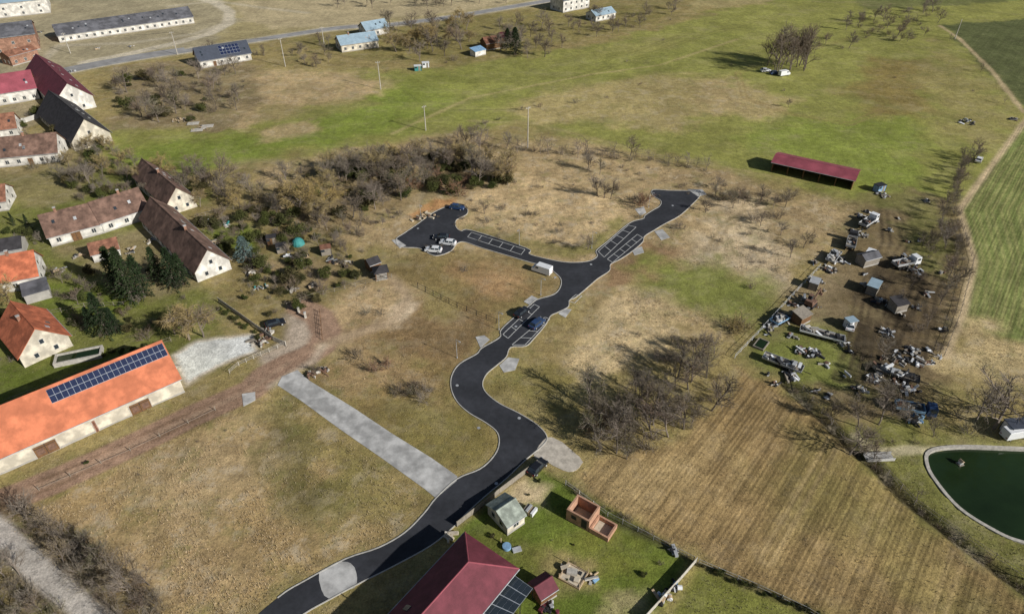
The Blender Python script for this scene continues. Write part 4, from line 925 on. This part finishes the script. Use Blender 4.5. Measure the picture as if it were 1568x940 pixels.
p=S(878,882); mb.obj('sandbox',(p.x,p.y,0),-.55); scrap(905,885,.8,6,'garden_clutter',('woodlight','tarp','stone')); scrap(865,868,.8,6,'garden_clutter',('woodlight','sand','stone'))
mb=MB(); mb.cyl((0,0,.25),.7,.5,'tarp',20); mb.cyl((0,0,.44),.6,.14,'tarp',20); mb.box((1.6,-.4,.1),(1.4,.9,.2),'metal',.3); mb.box((-.9,.9,.6),(.15,.15,1.2),'woodlight'); p=S(776,838); mb.obj('paddling_pool',(p.x,p.y,0),0)
mb=MB()
for i in range(4): mb.box((i*.5-.8,0,.5+.1*(i%2)),(.4,1.6,.6+.2*(i%2)),['woodgrey','metal','woodlight','whitep'][i])
p=S(812,784); mb.obj('log_store',(p.x,p.y,0),-.6)
scrap(1015,915,1.3,14,'garden_clutter',('tarp','whitep','metal','woodlight')); scrap(1032,900,1,10,'garden_clutter',('tarp','whitep','dark')); scrap(845,935,1.5,12,'garden_clutter',('dark','maroon','metal'))
scrap(1030,845,1,8,'garden_clutter',('dark','metal','stone')); scrap(690,822,.9,8,'rubble_pile',('sand','stone'))
e=empty('glass_pergola',(0,0,0)); mb=MB(); c=[S(*p,3) for p in((788,880),(816,900),(776,952),(738,938))]
n1,n2=4,4
g=lambda a,b,z:(lambda q:(q.x,q.y,z))(c[0].lerp(c[1],a).lerp(c[3].lerp(c[2],a),b))
for i in range(n1):
    for j in range(n2):
        mb.poly([g((i+.05)/n1,(j+.04)/n2,3.0),g((i+.95)/n1,(j+.04)/n2,3.0),g((i+.95)/n1,(j+.96)/n2,3.0),g((i+.05)/n1,(j+.96)/n2,3.0)],'glass')
mb.poly([g(0,0,2.95),g(1,0,2.95),g(1,1,2.95),g(0,1,2.95)],'panelframe')
for a in(0,1):
    for b in(0,.5,1): x,y,z=g(a,b,1.4); mb.box((x,y,1.4),(.14,.14,3.0),'dark')
mb.obj('frame_and_panels',parent=e)
house('red_roof_shed',(828,928),(852,912),3,1,2.0,2.9,'maroon','wood',.2,win=False)
p=S(584,424); mb=MB()
for x in(-1.4,1.4):
    for y in(-1.4,1.4): mb.box((x,y,1.1),(.14,.14,2.2),'wood')
mb.box((0,0,2.75),(3.8,3.8,1.1),'darkroof',top=(.08,.08)); mb.box((0,0,.05),(3,3,.1),'stone'); mb.box((0,1.3,.8),(2.8,.08,1.3),'wood'); mb.box((-1.3,0,.8),(.08,2.7,1.3),'wood'); mb.obj('garden_gazebo',(p.x,p.y,0),.3)
house('garden_shed',(568,418),(584,412),3,1,2.1,3,'darkroof','wood',.2,win=False)
mb=MB(); n=12
for j in range(4):
    a0_,a1_=j*math.pi/8,(j+1)*math.pi/8
    for i in range(n):
        t0,t1=2*math.pi*i/n,2*math.pi*(i+1)/n; f=lambda a,t:(1.7*math.cos(a)*math.cos(t),1.7*math.cos(a)*math.sin(t),1.9*math.sin(a))
        mb.poly([f(a0_,t0),f(a0_,t1),f(a1_,t1),f(a1_,t0)],'teal')
p=S(457,374); mb.obj('dome_greenhouse',(p.x,p.y,0),0)
cabin(417,372,.3,2.4,2,2,'wood','darkroof','garden_hut'); cabin(432,385,.3,2.4,2,2,'woodgrey','darkroof','garden_hut'); cabin(500,388,.3,2.6,2.2,2,'woodgrey','oldred','garden_hut'); cabin(330,400,.3,2,2,1.6,'woodgrey','metal','garden_hut')
mb=MB(); openbox(mb,0,0,9,3.4,1.0,'stone',.4); mb.poly([(-4,-1.2,.7),(4,-1.2,.7),(4,1.2,.7),(-4,1.2,.7)],'water'); p=S(122,548); mb.obj('garden_pool',(p.x,p.y,0),.35)
mb=MB(); openbox(mb,0,0,3.5,2.4,.4,'woodgrey',.2); mb.poly([(-1.4,-.9,.3),(1.4,-.9,.3),(1.4,.9,.3),(-1.4,.9,.3)],'water'); p=S(1165,528); mb.obj('water_trough',(p.x,p.y,0),.9)
mb=MB(); mb.box((0,0,.3),(5,1.6,.18),'concrete'); mb.box((0,.75,.65),(5,.1,.5),'concrete'); mb.box((0,-.75,.65),(5,.1,.5),'concrete'); p=S(1345,702); mb.obj('concrete_footbridge',(p.x,p.y,0),.05)
mb=MB(); mb.box((0,0,.1),(1,1,.12),'woodgrey'); mb.box((0,0,.5),(.6,.6,.6),'whitep'); mb.box((0,0,.95),(.8,.8,.35),'woodlight',top=(.1,1)); mb.box((0,-.31,.4),(.2,.02,.3),'dark'); p=S(1470,710,-.5); mb.obj('duck_house',(p.x,p.y,-.6),.3)
for u,v in [(1015,62),(960,95),(980,130),(930,150),(1120,100),(1200,140),(1370,120),(1490,140)]: put('shrub',u,v,1.2,1.3)
mb=MB()
for u,v in [(733,655),(795,640),(700,590),(905,405),(640,350),(790,500),(1030,315),(850,425),(760,740)]:
    p=S(u,v); mb.cyl((p.x,p.y,.03),.32,.02,'metal',14)
mb.obj('manhole_covers')
for u,v in [(458,478),(468,486)]:
    mb=MB(); mb.box((0,0,.7),(.5,.5,1.5),'stone'); mb.box((0,0,1.5),(.65,.65,.12),'concrete',top=(.6,.6)); p=S(u,v); mb.obj('gate_post',(p.x,p.y,0),.4)
# ------------------------------------------------------------ light + camera
wd=D.worlds.new('World'); SC.world=wd; wd.use_nodes=True; nt=wd.node_tree; bg=nt.nodes['Background']; sk=nt.nodes.new('ShaderNodeTexSky'); sk.sky_type='NISHITA'; sk.sun_disc=False
el=math.radians(28); az=math.radians(-33)
sd=Vector((math.cos(az)*math.cos(el),math.sin(az)*math.cos(el),math.sin(el)))
sk.sun_elevation=el; sk.sun_rotation=math.atan2(sd.x,sd.y); nt.links.new(sk.outputs['Color'],bg.inputs['Color']); bg.inputs['Strength'].default_value=.05
sl=D.lights.new('sun','SUN'); sl.energy=5.0; sl.angle=math.radians(.5); sl.color=(1,.975,.925); so=link(D.objects.new('sun',sl)); so.rotation_euler=(-sd).to_track_quat('-Z','Y').to_euler()
cam=D.cameras.new('camera'); cam.sensor_width=36; cam.lens=36*F/1568; cam.clip_end=20000; cam.clip_start=.5
co_=link(D.objects.new('camera',cam)); co_.location=(0,0,H); co_.rotation_euler=(math.radians(90)-TH,0,0); SC.camera=co_
SC.view_settings.view_transform='Standard'; SC.view_settings.look='None'; SC.view_settings.exposure=0
print('objects',len(D.objects),'tufts',len(xx))
